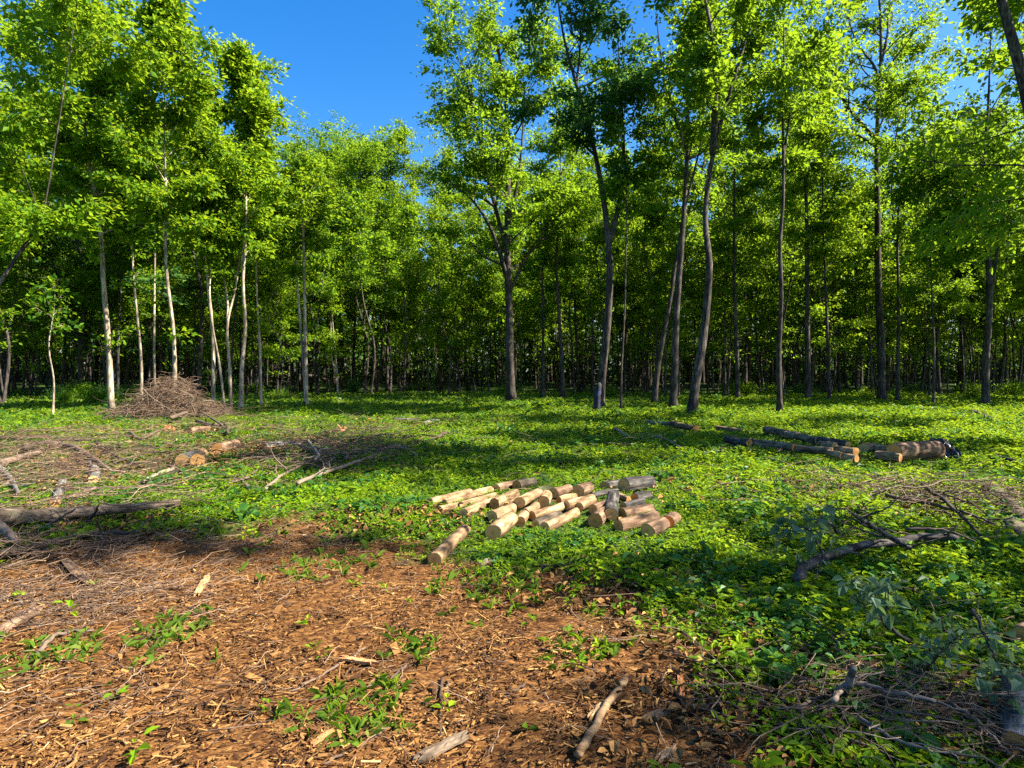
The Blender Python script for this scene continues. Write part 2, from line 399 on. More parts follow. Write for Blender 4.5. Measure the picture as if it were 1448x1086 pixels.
# ------------------------------------------------------------------ trees
def grow(seed, path, r0, H, cb, Rc, nleaf, prof='oval', nb=26, leaf=.172, forks=(), sub=5, up=.9, sides=9, spread=.24, low=0):
    """path: main stem points (local, x y z) ending at height H. returns trunk MB, leaf arrays"""
    rs = np.random.RandomState(seed)
    mb = MB()
    stems = []
    P = crom(path, 26)
    t = np.linspace(0, 1, 26)
    rad = r0 * (1 - t) ** .8 * .93 + r0 * .05 + r0 * .35 * np.exp(-P[:, 2] / .22)
    mb.tube(P, rad, sides, bump=.05, rs=rs)
    stems.append((P, rad))
    for fp, fr in forks:
        Q = crom(fp, 16); tq = np.linspace(0, 1, 16)
        fr_ = fr * (1 - tq) ** .8 * .9 + fr * .08
        mb.tube(Q, fr_, 7, bump=.04, rs=rs)
        stems.append((Q, fr_))
    wts = np.array([max(.2, S[0][-1, 2] - max(cb, S[0][0, 2])) for S in stems]); wts /= wts.sum()
    anch = []; aw = []
    for b in range(nb):
        P_, r_ = stems[rs.choice(len(stems), p=wts)]
        z0 = max(cb, P_[0, 2] + .2); z1 = P_[-1, 2]
        tt = (b + rs.uniform(0, 1)) / nb; tt = tt ** .9
        z = z0 + (z1 - z0) * tt
        i = int(np.clip(np.searchsorted(P_[:, 2], z), 1, len(P_) - 2))
        p0 = P_[i]; rb = r_[i]
        T = np.clip((z - cb) / (H - cb), 0, 1)
        if prof == 'column': lf = min(1, .5 + T * 2.2) * (1 - .92 * T) ** .6 * 1.2
        elif prof == 'spread': lf = .75 + .35 * math.sin(math.pi * (T * .9 + .1)) - .35 * T
        else: lf = .35 + .75 * math.sin(math.pi * (.12 + .8 * T))
        Ln = Rc * .74 * lf * rs.uniform(.6, 1.2)
        az = rs.uniform(0, 6.283) if b > 3 else b * 1.9 + rs.uniform(0, 1)
        el = (up + (.22 if prof == 'column' else 0)) * rs.uniform(.55, 1.1) * (.6 + .6 * T)
        d0 = np.array([math.cos(az) * math.cos(el), math.sin(az) * math.cos(el), math.sin(el)])
        d1 = norm(d0 + np.array([0, 0, rs.uniform(-.45, .1)]))
        L3 = Ln / max(.45, math.cos(el))
        L3 = max(.25, min(L3, (H - z + .5) / (.75 * math.sin(el) + .05)))
        w = rs.normal(0, .07 * L3, (4, 3))
        pts = np.array([p0, p0 + d0 * L3 * .35 + w[1] * .5, p0 + d0 * L3 * .35 + d1 * L3 * .33 + w[2], p0 + d0 * L3 * .35 + d1 * L3 * .65 + w[3]])
        B = crom(pts, 9); rb0 = min(rb * .55, .012 + .017 * L3)
        mb.tube(B, np.linspace(rb0, .006, 9), 5, cap0=False)
        for s in range(sub):
            f = rs.uniform(.28, 1.0) if s else 1.0
            bi = min(8, int(f * 8)); q0 = B[bi]
            dd = norm(norm(B[min(8, bi + 1)] - B[max(0, bi - 1)]) + rs.normal(0, .75, 3) * np.array([1, 1, .55]))
            l2 = L3 * .38 * rs.uniform(.5, 1.1)
            q1 = q0 + dd * l2 * .5 + rs.normal(0, .05, 3); q2 = q0 + dd * l2 + np.array([0, 0, -.06 * l2]) + rs.normal(0, .08, 3)
            S = crom(np.array([q0, q1, q2]), 5)
            mb.tube(S, np.linspace(min(rb0 * .45, .018), .004, 5), 3, cap0=False)
            anch += [S[1], S[2], S[3], S[4], S[4]]; aw += [(dd)] * 5
        anch += [B[5], B[7], B[8]]; aw += [d1] * 3
    for k in range(low):          # small leafy shoots low on the stem
        z = rs.uniform(cb * .35, cb); i = int(np.clip(np.searchsorted(P[:, 2], z), 1, len(P) - 2))
        az = rs.uniform(0, 6.283); d = np.array([math.cos(az), math.sin(az), .35]); l2 = rs.uniform(.4, 1.1)
        S = crom(np.array([P[i], P[i] + d * l2 * .5, P[i] + d * l2 + [0, 0, -.1]]), 4)
        mb.tube(S, np.linspace(.012, .004, 4), 3, cap0=False); anch += [S[2], S[3]]; aw += [d, d]
    # leading tip
    anch += [P[-1], P[-2]] * 2; aw += [np.array([0, 0, 1.])] * 4
    A = np.array(anch); D = np.array(aw)
    idx = rs.randint(0, len(A), nleaf)
    off = rs.normal(0, 1, (nleaf, 3)) * np.array([spread, spread, spread * .55])
    c = A[idx] + off
    ax = norm(D[idx] * .6 + norm(off) * .7 + rs.normal(0, .5, (nleaf, 3)) + np.array([0, 0, -.35]))
    nr = norm(rs.normal(0, .55, (nleaf, 3)) + np.array([0, 0, 1.0]))
    L = leaf * np.clip(rs.lognormal(-.05, .33, nleaf), .4, 1.9)
    clump = rs.uniform(0, 1, len(A))[idx]
    tone = np.clip(.04 + .42 * clump + rs.normal(.16, .2, nleaf), 0, 1)
    return mb, leaf_arrays(c, ax, nr, L, L * rs.uniform(.5, .72, nleaf), tone)

def make_tree(mb, lv, loc, bark, leafm, label, group=None, name='tree', cat='tree', rz=0):
    t = thing(name, loc, label, cat, group, rz)
    add('trunk', mb.mesh('trunk', M[bark]), t)
    if lv is not None: add('crown', mesh_np('crown', *lv[:3], M[leafm], lv[3]), t)
    return t

def hero(seed, base, pix, wpx, topz, cb, Rc, nleaf, label, bark='bark_dark', leafm='leaf', d=None, forks=(), prof='oval', group=None, depth=0.4, **kw):
    """a tree traced at its own distance: base pixel, stem pixels above, stem width in pixels"""
    g = G(*base) if d is None else None
    if d is not None:
        p = W(base[0], base[1], d); g = np.array([p[0], d, float(hgt(p[0], d))])
    d = g[1]; rs = np.random.RandomState(seed)
    def cv(pl, lean=0):
        out = []
        for k, (a, b) in enumerate(pl):
            p = W(a, b, d); out.append([p[0] - g[0], lean + rs.normal(0, .12) * (k > 0), p[2] - g[2]])
        return np.array(out)
    P = np.vstack([[0, 0, -.15], cv(pix)])
    if topz > P[-1, 2]:
        s = (P[-1] - P[-2]) / max(.3, P[-1, 2] - P[-2, 2]); rem = topz - P[-1, 2]
        P = np.vstack([P, P[-1] + s * rem * np.array([.5, .5, 1]) * np.array([1, 1, 1])]); P[-1, 2] = topz
    yl = np.cumsum(rs.normal(0, depth / 3, len(P))); yl[:2] = 0; P[:, 1] += yl
    FK = []
    for fp, fw in forks:
        Q = cv(fp)
        j = int(np.argmin(np.abs(P[:, 2] - Q[0, 2])))
        zz = np.interp(Q[0, 2], P[:, 2], P[:, 1]); Q[0, 1] = zz; Q[0, 0] = np.interp(Q[0, 2], P[:, 2], P[:, 0])
        Q[1:, 1] = zz + np.cumsum(rs.normal(0, .4, len(Q) - 1))
        FK.append((Q, fw * d / F / 2))
    mb, lv = grow(seed, P, wpx * .8 * d / F / 2, max(topz, P[-1, 2]), cb, Rc, int(nleaf * (1.6 if seed < 23 else 1.3 if seed < 32 else 1.0)), prof, forks=FK, **kw)
    return make_tree(mb, lv, g, bark, leafm, label, group)

LEFT = 'slim pale trunked trees at the left edge of the clearing'
EDGE = 'dark trunked trees at the far edge of the clearing'
hero(11, (158, 584), [(154, 500), (149, 400), (143, 320), (133, 200), (128, 120)], 11, 15.3, 6.3, 2.3, 17000, 'pale tree rising from the left end of the twig heap, broad crown', 'bark_pale', 'lime', prof='spread', group=LEFT, nb=38, low=4)
hero(12, (200, 571), [(199, 500), (195, 380), (193, 250)], 6, 13.5, 7, 1.5, 7000, 'thin pale tree directly behind the middle of the twig heap', 'bark_pale', 'leaf', prof='column', group=LEFT, nb=22, low=8)
hero(13, (219, 568), [(218, 480), (213, 365), (214, 280)], 5, 12.5, 8, 1.4, 6000, 'thinnest bare stemmed tree behind the peak of the twig heap', 'bark_pale', 'leaf', prof='column', group=LEFT, nb=18, low=3)
hero(14, (247, 585), [(246, 480), (244, 380), (243, 280), (243, 190)], 8, 14.7, 6.2, 1.9, 13000, 'straight pale tree at right of the twig heap with tall pointed crown', 'bark_pale', 'lime', prof='column', group=LEFT, nb=36, low=3)
hero(15, (302, 580), [(301, 480), (299, 400), (297, 320), (293, 200)], 7, 13.0, 6.6, 1.4, 7000, 'pale upright tree with a bare side shoot, nearest the right of the heap', 'bark_pale', 'lime', prof='column', group=LEFT, nb=24, forks=[([(299, 388), (283, 360), (266, 325)], 3)])
hero(16, (318, 581), [(311, 520), (306, 440), (304, 380), (302, 330)], 4.5, 9.5, 5, .8, 2500, 'thin greenish sapling leaning left between two upright pale trunks', 'bark_pale', 'lime', prof='column', group=LEFT, nb=14)
hero(17, (326, 579), [(325, 520), (322, 460), (330, 400), (336, 340), (340, 250)], 6, 11.5, 6.0, 1.2, 5000, 'pale tree forking into a clear Y at mid height', 'bark_pale', 'lime', prof='column', group=LEFT, nb=20, forks=[([(322, 462), (314, 420), (307, 375), (303, 330)], 4)])
hero(18, (341, 581), [(342, 520), (341, 460), (343, 400), (345, 330), (343, 230), (341, 150)], 8, 14.0, 6.2, 1.8, 13000, 'pale slightly wavy tree with bright pointed crown against the sky', 'bark_pale', 'lime', prof='column', group=LEFT, nb=38, forks=[([(343, 396), (339, 355), (336, 300)], 4)])
hero(19, (369, 575), [(368, 500), (365, 400), (364, 330)], 5, 11.5, 6.8, 1.2, 4500, 'slim pale tree standing between the wavy tree and the twin stemmed tree', 'bark_pale', 'lime', prof='column', group=LEFT, nb=18, low=3)
hero(20, (433, 575), [(432, 500), (430, 420), (429, 330), (427, 240)], 8, 10.6, 5.6, 1.3, 4200, 'twin stemmed pale tree with bare dead tips at the right end of the pale row', 'bark_pale', 'lime', prof='column', group=LEFT, nb=20, low=4, forks=[([(432, 562), (427, 500), (421, 420), (410, 350), (400, 305)], 5), ([(429, 330), (433, 290), (434, 245)], 2.5), ([(429, 330), (423, 300), (420, 262)], 2.5)])
hero(21, (74, 590), [(76, 540), (78, 490), (82, 440)], 4, 4.6, 2.6, .6, 260, 'short thin pale sapling at far left in front of the dark wood', 'bark_pale', 'leaf', prof='column', group=LEFT, nb=9)
hero(22, (-75, 600), [(-50, 520), (0, 425), (30, 350), (58, 318), (75, 270)], 10, 15.5, 4.6, 2.7, 11000, 'tree at the left border with a limb bending right', 'bark_dark', 'lime', prof='spread', nb=34, forks=[([(-45, 510), (-80, 350), (-60, 120)], 8), ([(30, 350), (24, 290), (10, 200)], 3)])
hero(23, (478, 562), [(476, 520), (471, 470), (468, 410)], 4, 5.6, 2.2, .6, 800, 'small twin sapling with leaf tufts up its stem left of the dark thicket', 'bark_pale', 'lime', prof='column', nb=10, low=5, forks=[([(477, 545), (470, 500), (467, 440)], 3)])
hero(24, (606, 557), [(605, 520), (605, 470), (603, 420)], 4, 6.5, 3, .7, 700, 'thin sapling with one bright leaf tuft low on its stem', 'bark_dark', 'lime', prof='column', nb=8, low=6)
hero(25, (674, 555), [(660, 510), (645, 460), (632, 420)], 4, 6.8, 4, .9, 700, 'thin sapling leaning left beside the big central tree', 'bark_dark', 'lime', prof='column', nb=8)
hero(30, (723, 569), [(721, 500), (720, 430), (717, 340), (719, 250), (716, 150), (700, 40)], 17, 21, 6.4, 4.2, 32000, 'big central tree with a thick straight trunk and many ascending limbs', 'bark_dark', 'leaf', prof='spread', group=EDGE, nb=62, up=1.1, forks=[([(718, 402), (700, 340), (672, 290), (638, 262)], 7), ([(719, 415), (745, 360), (772, 318), (800, 270)], 6), ([(718, 360), (690, 250), (668, 150), (650, 80)], 7), ([(718, 330), (735, 240), (742, 120)], 6)])
hero(31, (768, 563), [(768, 500), (767, 420), (766, 330)], 6, 12, 6, 1.6, 6000, 'slim dark tree just right of the big central tree', group=EDGE, nb=18)
hero(32, (796, 566), [(794, 500), (791, 440), (788, 370), (792, 280)], 9, 15, 7, 2.2, 9000, 'dark straight tree between the central tree and the forked tree', group=EDGE, nb=24)
hero(33, (848, 580), [(851, 530), (857, 470), (861, 400), (860, 350), (852, 270), (835, 190), (812, 120), (795, 50)], 17, 19, 8.4, 2.5, 15000, 'forked tree with bluish crown and a blue bundle at its foot', leafm='teal', group=EDGE, nb=34, forks=[([(860, 348), (873, 300), (880, 240), (877, 150), (868, 60)], 9), ([(833, 220), (800, 190), (772, 170)], 4), ([(812, 125), (820, 70), (818, 10)], 4)])
hero(34, (878, 581), [(879, 520), (882, 430), (884, 300), (883, 200)], 4.5, 13, 8, 1.4, 5000, 'very thin straight dark tree right of the forked tree', group=EDGE, nb=18)
hero(35, (925, 571), [(929, 530), (938, 480), (950, 420), (962, 340), (985, 265), (1000, 215)], 11, 15, 7, 2.2, 8000, 'dark tree leaning right behind the pair of thick leaning trunks', group=EDGE, nb=24)
hero(36, (952, 581), [(954, 520), (957, 430), (962, 340), (968, 270), (968, 180), (960, 60)], 15, 20.5, 8.5, 2.6, 13000, 'thick grey tree with slightly bowed trunk, second from the right leaning one', group=EDGE, nb=32, up=1.1, forks=[([(965, 215), (945, 120), (925, 20)], 6), ([(968, 300), (990, 210), (1010, 150)], 4)])
hero(37, (977, 587), [(984, 540), (995, 490), (1003, 430), (1005, 370), (1003, 300), (1013, 215), (1035, 130), (1072, 0)], 18, 20, 9, 2.6, 13000, 'thick crooked tree leaning right that forks into a high V', group=EDGE, nb=32, up=1.1, forks=[([(1013, 213), (1006, 150), (1000, 80), (990, 0), (985, -80)], 10), ([(1012, 225), (995, 270), (975, 220), (960, 160)], 3)])
hero(38, (1043, 566), [(1042, 500), (1041, 400), (1040, 290), (1040, 200)], 9, 17, 7, 2.1, 9000, 'straight slim dark tree between the V forked tree and the pale thin trunk', group=EDGE, nb=24)
hero(39, (1103, 586), [(1101, 500), (1097, 420), (1095, 350), (1100, 280), (1102, 180), (1104, 80)], 10, 17.5, 9, 1.9, 8500, 'slender grey tree standing foremost on the right, gently wavy', group=EDGE, nb=26, forks=[([(1101, 230), (1118, 150), (1128, 60)], 4)])
hero(40, (1143, 567), [(1142, 500), (1141, 400), (1140, 290), (1138, 170)], 11, 19, 7.5, 2.4, 10000, 'straight dark tree with lime leaves right behind the slender grey one', group=EDGE, nb=28)
hero(41, (1173, 570), [(1171, 500), (1167, 420), (1165, 330), (1160, 240)], 6.5, 14, 6, 1.8, 7000, 'thin dark tree left of the big tree with the candelabra fork', leafm='lime', group=EDGE, nb=22, low=4)
hero(42, (1188, 558), [(1184, 480), (1178, 380), (1173, 290)], 4.5, 15, 8, 1.6, 5000, 'very thin dark stem leaning left behind the thin dark tree', group=EDGE, nb=18)
hero(43, (1247, 568), [(1246, 500), (1246, 400), (1245, 290), (1245, 200), (1247, 140), (1246, 60), (1245, -30)], 14, 25, 12.5, 3.0, 9000, 'tall dark tree whose trunk divides high up like a candelabra', group=EDGE, nb=30, up=1.1, forks=[([(1243, 195), (1222, 172), (1205, 120), (1190, 50), (1180, -20)], 7), ([(1242, 205), (1215, 175), (1185, 110), (1162, 65)], 5), ([(1246, 145), (1230, 105), (1212, 60), (1190, 10)], 5), ([(1249, 90), (1262, 40), (1276, -20)], 5)])
hero(44, (1269, 571), [(1270, 500), (1270, 420), (1269, 320), (1272, 220)], 7.5, 16, 7, 2.2, 8000, 'slim dark tree standing close right of the candelabra tree', group=EDGE, nb=24)
hero(45, (1394, 577), [(1394, 510), (1390, 430), (1386, 330), (1385, 240), (1388, 150)], 14, 17, 5.8, 3.3, 15000, 'dark stout tree near the right border under heavy shade', group=EDGE, nb=36, leafm='leaf', forks=[([(1389, 420), (1402, 330), (1420, 240)], 7), ([(1387, 370), (1370, 300), (1350, 240)], 5)])
hero(46, (1362, 560), [(1362, 500), (1361, 420), (1358, 330)], 11, 15, 6, 2.6, 9000, 'dark tree left of the stout shaded tree, set deeper in the wood', group=EDGE, nb=26)
hero(47, (1320, 575), [(1321, 500), (1325, 420), (1318, 330)], 5, 11, 4.5, 1.9, 7000, 'slim understorey tree with low dark branches right of the candelabra pair', group=EDGE, nb=24)

# near trees right of the picture: some crowns reach in, unseen others add shade
NEAR = 'near trees at the right border'
def near_tree(seed, loc, path, r0, H, cb, Rc, nleaf, label, leafm='lime', forks=(), **kw):
    mb, lv = grow(seed, np.array(path, float), r0, H, cb, Rc, nleaf, forks=[(np.array(a, float), b) for a, b in forks], **kw)
    return make_tree(mb, lv, (loc[0], loc[1], float(hgt(*loc))), 'bark_dark', leafm, label)
near_tree(61, (12.3, 13.0), [(0, 0, -.1), (.1, .1, 2), (-.2, 0, 4.5), (-.4, .2, 10)], .14, 10, 3.6, 4.1, 17000, 'near tree hanging big sunlit leaves into the upper right corner', 'leaf', leaf=.16, nb=44, prof='spread', up=.6)
near_tree(62, (11.2, 12.9), [(0, 0, -.1), (-.2, 0, 3.5), (-.9, -.2, 6.6), (-1.9, -.5, 9.2), (-3.2, -.9, 12.5)], .2, 13, 10.5, 1.3, 1100, 'near tree whose thick dark limb crosses the upper right corner', leaf=.15, nb=14, prof='spread')
near_tree(63, (9.0, 4.0), [(0, 0, -.1), (.1, 0, 2), (0, .1, 4), (.1, 0, 6.6)], .1, 6.6, 3, 1.8, 4200, 'unseen bushy tree added just outside the right border for shade', leaf=.14, nb=28)  # out of view, added purely to shade the plants at right
near_tree(64, (14.6, 9), [(0, 0, -.1), (.1, 0, 5), (-.3, .1, 10), (.1, 0, 17)], .2, 17, 13.4, 2.2, 9000, 'tall unseen tree added outside the right border to shade mid clearing', 'leaf', nb=34)  # unseen, high crown added to cast shade across mid clearing
near_tree(65, (20.5, 17.5), [(0, 0, -.1), (.2, 0, 5), (.1, .1, 10), (.1, 0, 20)], .2, 20, 8, 3.0, 13000, 'tallest unseen tree added outside the right border for shade farther back', 'leaf', nb=34)  # unseen shading tree, added for the grass farther back

near_tree(66, (11.9, 3.7), [(0, 0, -.1), (.1, 0, 5), (-.1, .1, 9), (.1, 0, 16)], .12, 16, 13.3, 1.0, 1300, 'slim tall unseen tree added beside the bushy one to shade chips', 'leaf', nb=14)  # unseen, small high crown added for a shadow band on the chips
near_tree(67, (15.2, .3), [(0, 0, -.1), (.1, 0, 5), (-.2, .1, 9), (.1, 0, 13.5)], .12, 13.5, 9.8, 1.6, 1900, 'slim unseen tree added nearest outside the right border for foreground shade', 'leaf', nb=16)  # unseen, sparse crown added to dim the lowest foreground

# trees of the wood behind: a few kinds grown once, then copied
KINDS = []
def kind(seed, H, cb, Rc, r0, nleaf, bark, leafm, prof, **kw):
    rs = np.random.RandomState(seed)
    P = np.array([[0, 0, -.3]] + [[rs.normal(0, .16) * k, rs.normal(0, .16) * k, H * k / 5] for k in range(1, 6)])
    mb, lv = grow(seed, P, r0, H, cb, Rc, nleaf, prof, sides=7, **kw)
    return mb, lv, bark, leafm
KINDS.append(kind(101, 19, 5.5, 3.2, .12, 11000, 'bark_dark', 'leaf', 'oval', nb=36, leaf=.19, low=8))
KINDS.append(kind(102, 20, 7.0, 3.0, .115, 10000, 'bark_dark', 'lime', 'oval', nb=34, leaf=.19, low=8))
KINDS.append(kind(103, 17, 4.6, 2.5, .09, 9000, 'bark_dark', 'leaf', 'column', nb=36, leaf=.20, low=8))
KINDS.append(kind(104, 20, 6.5, 3.6, .14, 11000, 'bark_dark', 'teal', 'spread', nb=38, leaf=.21, low=6))
KINDS.append(kind(105, 14, 3.8, 2.6, .07, 7000, 'bark_dark', 'lime', 'oval', nb=34, leaf=.19, low=6))
KINDS.append(kind(106, 10, 2.4, 2.4, .05, 4500, 'bark_dark', 'lime', 'oval', nb=32, leaf=.18, low=4))
KLAB = ['dark trunked tree with full green crown deep in the wood', 'dark trunked tree with bright lime crown deep in the wood', 'narrow green tree deep in the wood behind the edge trees', 'spreading tree with dark bluish green crown deep in the wood', 'smaller lime leaved tree deep in the wood', 'low understorey tree in the shade of the deep wood']
PROTO = {}
rsF = np.random.RandomState(77)
placed = []
def front(x):
    """distance of the wood's front edge at bearing x/y"""
    b = x
    return np.interp(b, [-1.2, -.85, -.62, -.33, -.2, 0.05, .2, .7, .84, .95, 1.1], [24, 28, 34, 37, 42, 40, 37, 37, 33, 22, 19])
def try_place(bx, y, k, mind, h=None):
    x = bx * y
    for (a, b, _) in placed:
        if (a - x) ** 2 + (b - y) ** 2 < mind * mind: return False
    placed.append((x, y, k))
    loc = (x, y, float(hgt(x, y)))
    s = rsF.uniform(.85, 1.12); sc = (s * rsF.uniform(.9, 1.15), s * rsF.uniform(.9, 1.15), s if h is None else h)
    lab, gr = KLAB[k], 'trees deep in the wood: ' + KLAB[k].split(' deep')[0].split(' in the')[0]
    if k not in PROTO:
        mb, lv, ba, lm = KINDS[k]
        t = make_tree(mb, lv, loc, ba, lm, lab, gr); t.scale = sc; t.rotation_euler = (0, 0, rsF.uniform(0, 6.28)); PROTO[k] = t
    else: copy_tree(PROTO[k], loc, rsF.uniform(0, 6.28), sc, lab, gr)
    return True
for it in range(2200):
    if len(placed) >= 285: break
    bx = rsF.uniform(-1.0, 1.05); y = 24 + 56 * rsF.uniform() ** .85
    f = front(bx)
    if y < f: continue
    gap = -.36 < bx < -.17
    if gap and y < 55 and rsF.uniform() < .25: continue
    k = int(rsF.choice(6, p=[.20, .20, .18, .10, .20, .12]))
    if y < f + 8 and rsF.uniform() < .5: k = int(rsF.choice([2, 4, 5]))
    Hk = [19, 20, 17, 20, 14, 10][k]
    cap = np.interp(bx, [-1.2, -.8, -.66, -.58, -.53, -.47, -.36, -.33, -.2, -.15, -.1, 0], [.62, .55, .44, .40, .38, .35, .325, .335, .345, .375, .6, .9]) * y + 1.1
    hh = float(min(cap / Hk, rsF.uniform(.85, 1.12)))
    if hh < .5: continue
    try_place(bx, y, k, 1.7 if k in (5, 4, 2) else 2.2, hh)

# the fuller tops that close the view left of the central tree
for i, (bx, y) in enumerate([(-.345, 54), (-.325, 50), (-.305, 57), (-.285, 52), (-.265, 58), (-.248, 53), (-.23, 57), (-.212, 51), (-.196, 56), (-.18, 52), (-.165, 57), (-.275, 62), (-.222, 63), (-.335, 61)]):
    k = [0, 3, 0, 1, 3, 0, 1][i % 7]
    try_place(bx, y, k, .8, float((np.interp(bx, [-.35, -.32, -.29, -.22, -.17], [.325, .352, .345, .338, .36]) * y + 1.2) / [19, 20, 17, 20, 14, 10][k]))

# thin dark poles between them: young bare-stemmed trees
POLE = []
for s in range(3):
    rs = np.random.RandomState(300 + s)
    P = np.array([[0, 0, -.2]] + [[rs.normal(0, .12) * k, rs.normal(0, .12) * k, 11 * k / 4] for k in range(1, 5)])
    POLE.append(grow(300 + s, P, .075, 11, 5.5, 1.2, 2200, 'column', sides=6, nb=14, leaf=.18, low=5))
PP = {}
npole = 0
for it in range(2400):
    if npole >= 295: break
    bx = rsF.uniform(-.95, .98); y = 27 + 48 * rsF.uniform() ** .9
    if y < front(bx) - 1.5: continue
    x = bx * y; loc = (x, y, float(hgt(x, y))); s = int(rsF.randint(3)); sc = rsF.uniform(.75, 1.25); a = rsF.uniform(0, 6.28)
    lab, gr = 'thin dark young tree with a bare pole-like stem inside the wood', 'thin pole-like young trees inside the wood'
    if s not in PP:
        PP[s] = make_tree(*POLE[s], loc, 'bark_dark', 'leaf', lab, gr, name='young_tree', cat='tree'); PP[s].scale = (sc,) * 3
    else: copy_tree(PP[s], loc, a, (sc,) * 3, lab, gr)
    npole += 1

# shrubs along the foot of the wood
def bush(seed, n, rad, h, leaf):
    rs = np.random.RandomState(seed); mb = MB(); A = []
    for k in range(16):
        az = rs.uniform(0, 6.28); e = rs.uniform(.5, 1.4); l_ = h * rs.uniform(.6, 1.1)
        d = np.array([math.cos(az) * math.cos(e) * rad / h * 1.3, math.sin(az) * math.cos(e) * rad / h * 1.3, math.sin(e)])
        p = crom(np.array([[0, 0, -.05], d * l_ * .5, d * l_ + [0, 0, -.1 * l_]]), 6)
        mb.tube(p, np.linspace(.014, .004, 6), 4, cap0=False); A += list(p[2:])
    A = np.array(A); i = rs.randint(0, len(A), n); off = rs.normal(0, .16 * h + .05, (n, 3)); c = A[i] + off; c[:, 2] = np.maximum(c[:, 2], .03)
    L = leaf * rs.uniform(.6, 1.3, n)
    return mb, leaf_arrays(c, norm(norm(off) + rs.normal(0, .5, (n, 3))), norm(rs.normal(0, .5, (n, 3)) + [0, 0, 1]), L, L * .55, np.clip(rs.normal(.45, .25, n), 0, 1))
BS = [bush(400, 1300, .8, 1.0, .13), bush(401, 1500, .9, 1.5, .13), bush(402, 900, .7, .6, .11)]
PB = {}
nsh = 0
for it in range(600):
    if nsh >= 55: break
    bx = rsF.uniform(-.85, .95); y = front(bx) + rsF.uniform(-3.5, 14)
    if y < 23: continue
    x = bx * y; loc = (x, y, float(hgt(x, y))); s = int(rsF.randint(3)); sc = rsF.uniform(.5, .95)
    lab, gr = 'low leafy green shrub growing at the foot of the wood', 'shrubs at the foot of the wood'
    if s not in PB:
        PB[s] = make_tree(*BS[s], loc, 'bark_dark', ['leaf', 'teal', 'leaf'][s], lab, gr, name='shrub', cat='shrub')
        for ch in PB[s].children:
            ch.name = 'stems' if ch.name.startswith('trunk') else 'foliage'
        PB[s].scale = (sc,) * 3
    else: copy_tree(PB[s], loc, rsF.uniform(0, 6.28), (sc,) * 3, lab, gr)
    nsh += 1

# the far wood, one mass
def far_wood():
    rs = np.random.RandomState(500)
    n = 125000
    b = rs.uniform(-1.25, 1.3, n); y = rs.uniform(80, 112, n); x = b * y
    top = 17.5 + 2.2 * nz(x, y * .3, 9, 2) ; top = np.where((b > -.36) & (b < -.17), np.minimum(top, .30 * y - 3), top)
    z = np.where(rs.uniform(0, 1, n) < .6, rs.uniform(0, 1, n) ** 1.2 * 8, rs.uniform(.0, 1, n) * top)
    c = np.stack([x, y, z], 1)
    L = rs.uniform(.45, .95, n)
    co, lp, st, tn = leaf_arrays(c, rs.normal(0, 1, (n, 3)), norm(rs.normal(0, .7, (n, 3)) + [0, -.3, .8]), L, L * .6, np.clip(rs.normal(.4, .2, n), 0, 1))
    mb = MB()
    for k in range(900):
        b = rs.uniform(-1.2, 1.25); y = rs.uniform(74, 110); x = b * y
        mb.tube([[x, y, -.5], [x + rs.normal(0, .3), y, 6], [x + rs.normal(0, .8), y, 14]], [rs.uniform(.1, .2), .12, .05], 5)
    tv = np.concatenate(mb.v); tf = np.concatenate(mb.f); ts = np.concatenate(mb.st)
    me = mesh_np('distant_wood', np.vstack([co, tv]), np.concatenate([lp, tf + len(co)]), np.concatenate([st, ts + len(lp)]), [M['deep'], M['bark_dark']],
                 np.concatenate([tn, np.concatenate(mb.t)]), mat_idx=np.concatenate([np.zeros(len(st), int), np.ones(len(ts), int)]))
    add('distant_wood', me, kind='stuff', label='distant wood of merged trunks and leaves closing the view', cat='wood')
far_wood()

# ------------------------------------------------------------------ ground plants and litter
def joinleaf(name, parts, m, label, cat):
    co, lp, st, tn = [], [], [], []; nv = nl = 0
    for c, l_, s, t in parts:
        co.append(c); lp.append(l_ + nv); st.append(s + nl); tn.append(t); nv += len(c); nl += len(l_)
    add(name, mesh_np(name, np.vstack(co), np.concatenate(lp), np.concatenate(st), m, np.concatenate(tn)), kind='stuff', label=label, cat=cat)

def sample(rs, n, d0, d1, p, spread=1.0, extra=3.0):
    u = rs.uniform(0, 1, n); a = 1 - p
    d = (d0 ** a + u * (d1 ** a - d0 ** a)) ** (1 / a)
    x = rs.uniform(-1, 1, n) * (spread * d + extra)
    return x, d

def lit(x, y): return np.clip(.5 + .5 * nz(x, y, 4.5, 15), 0, 1)

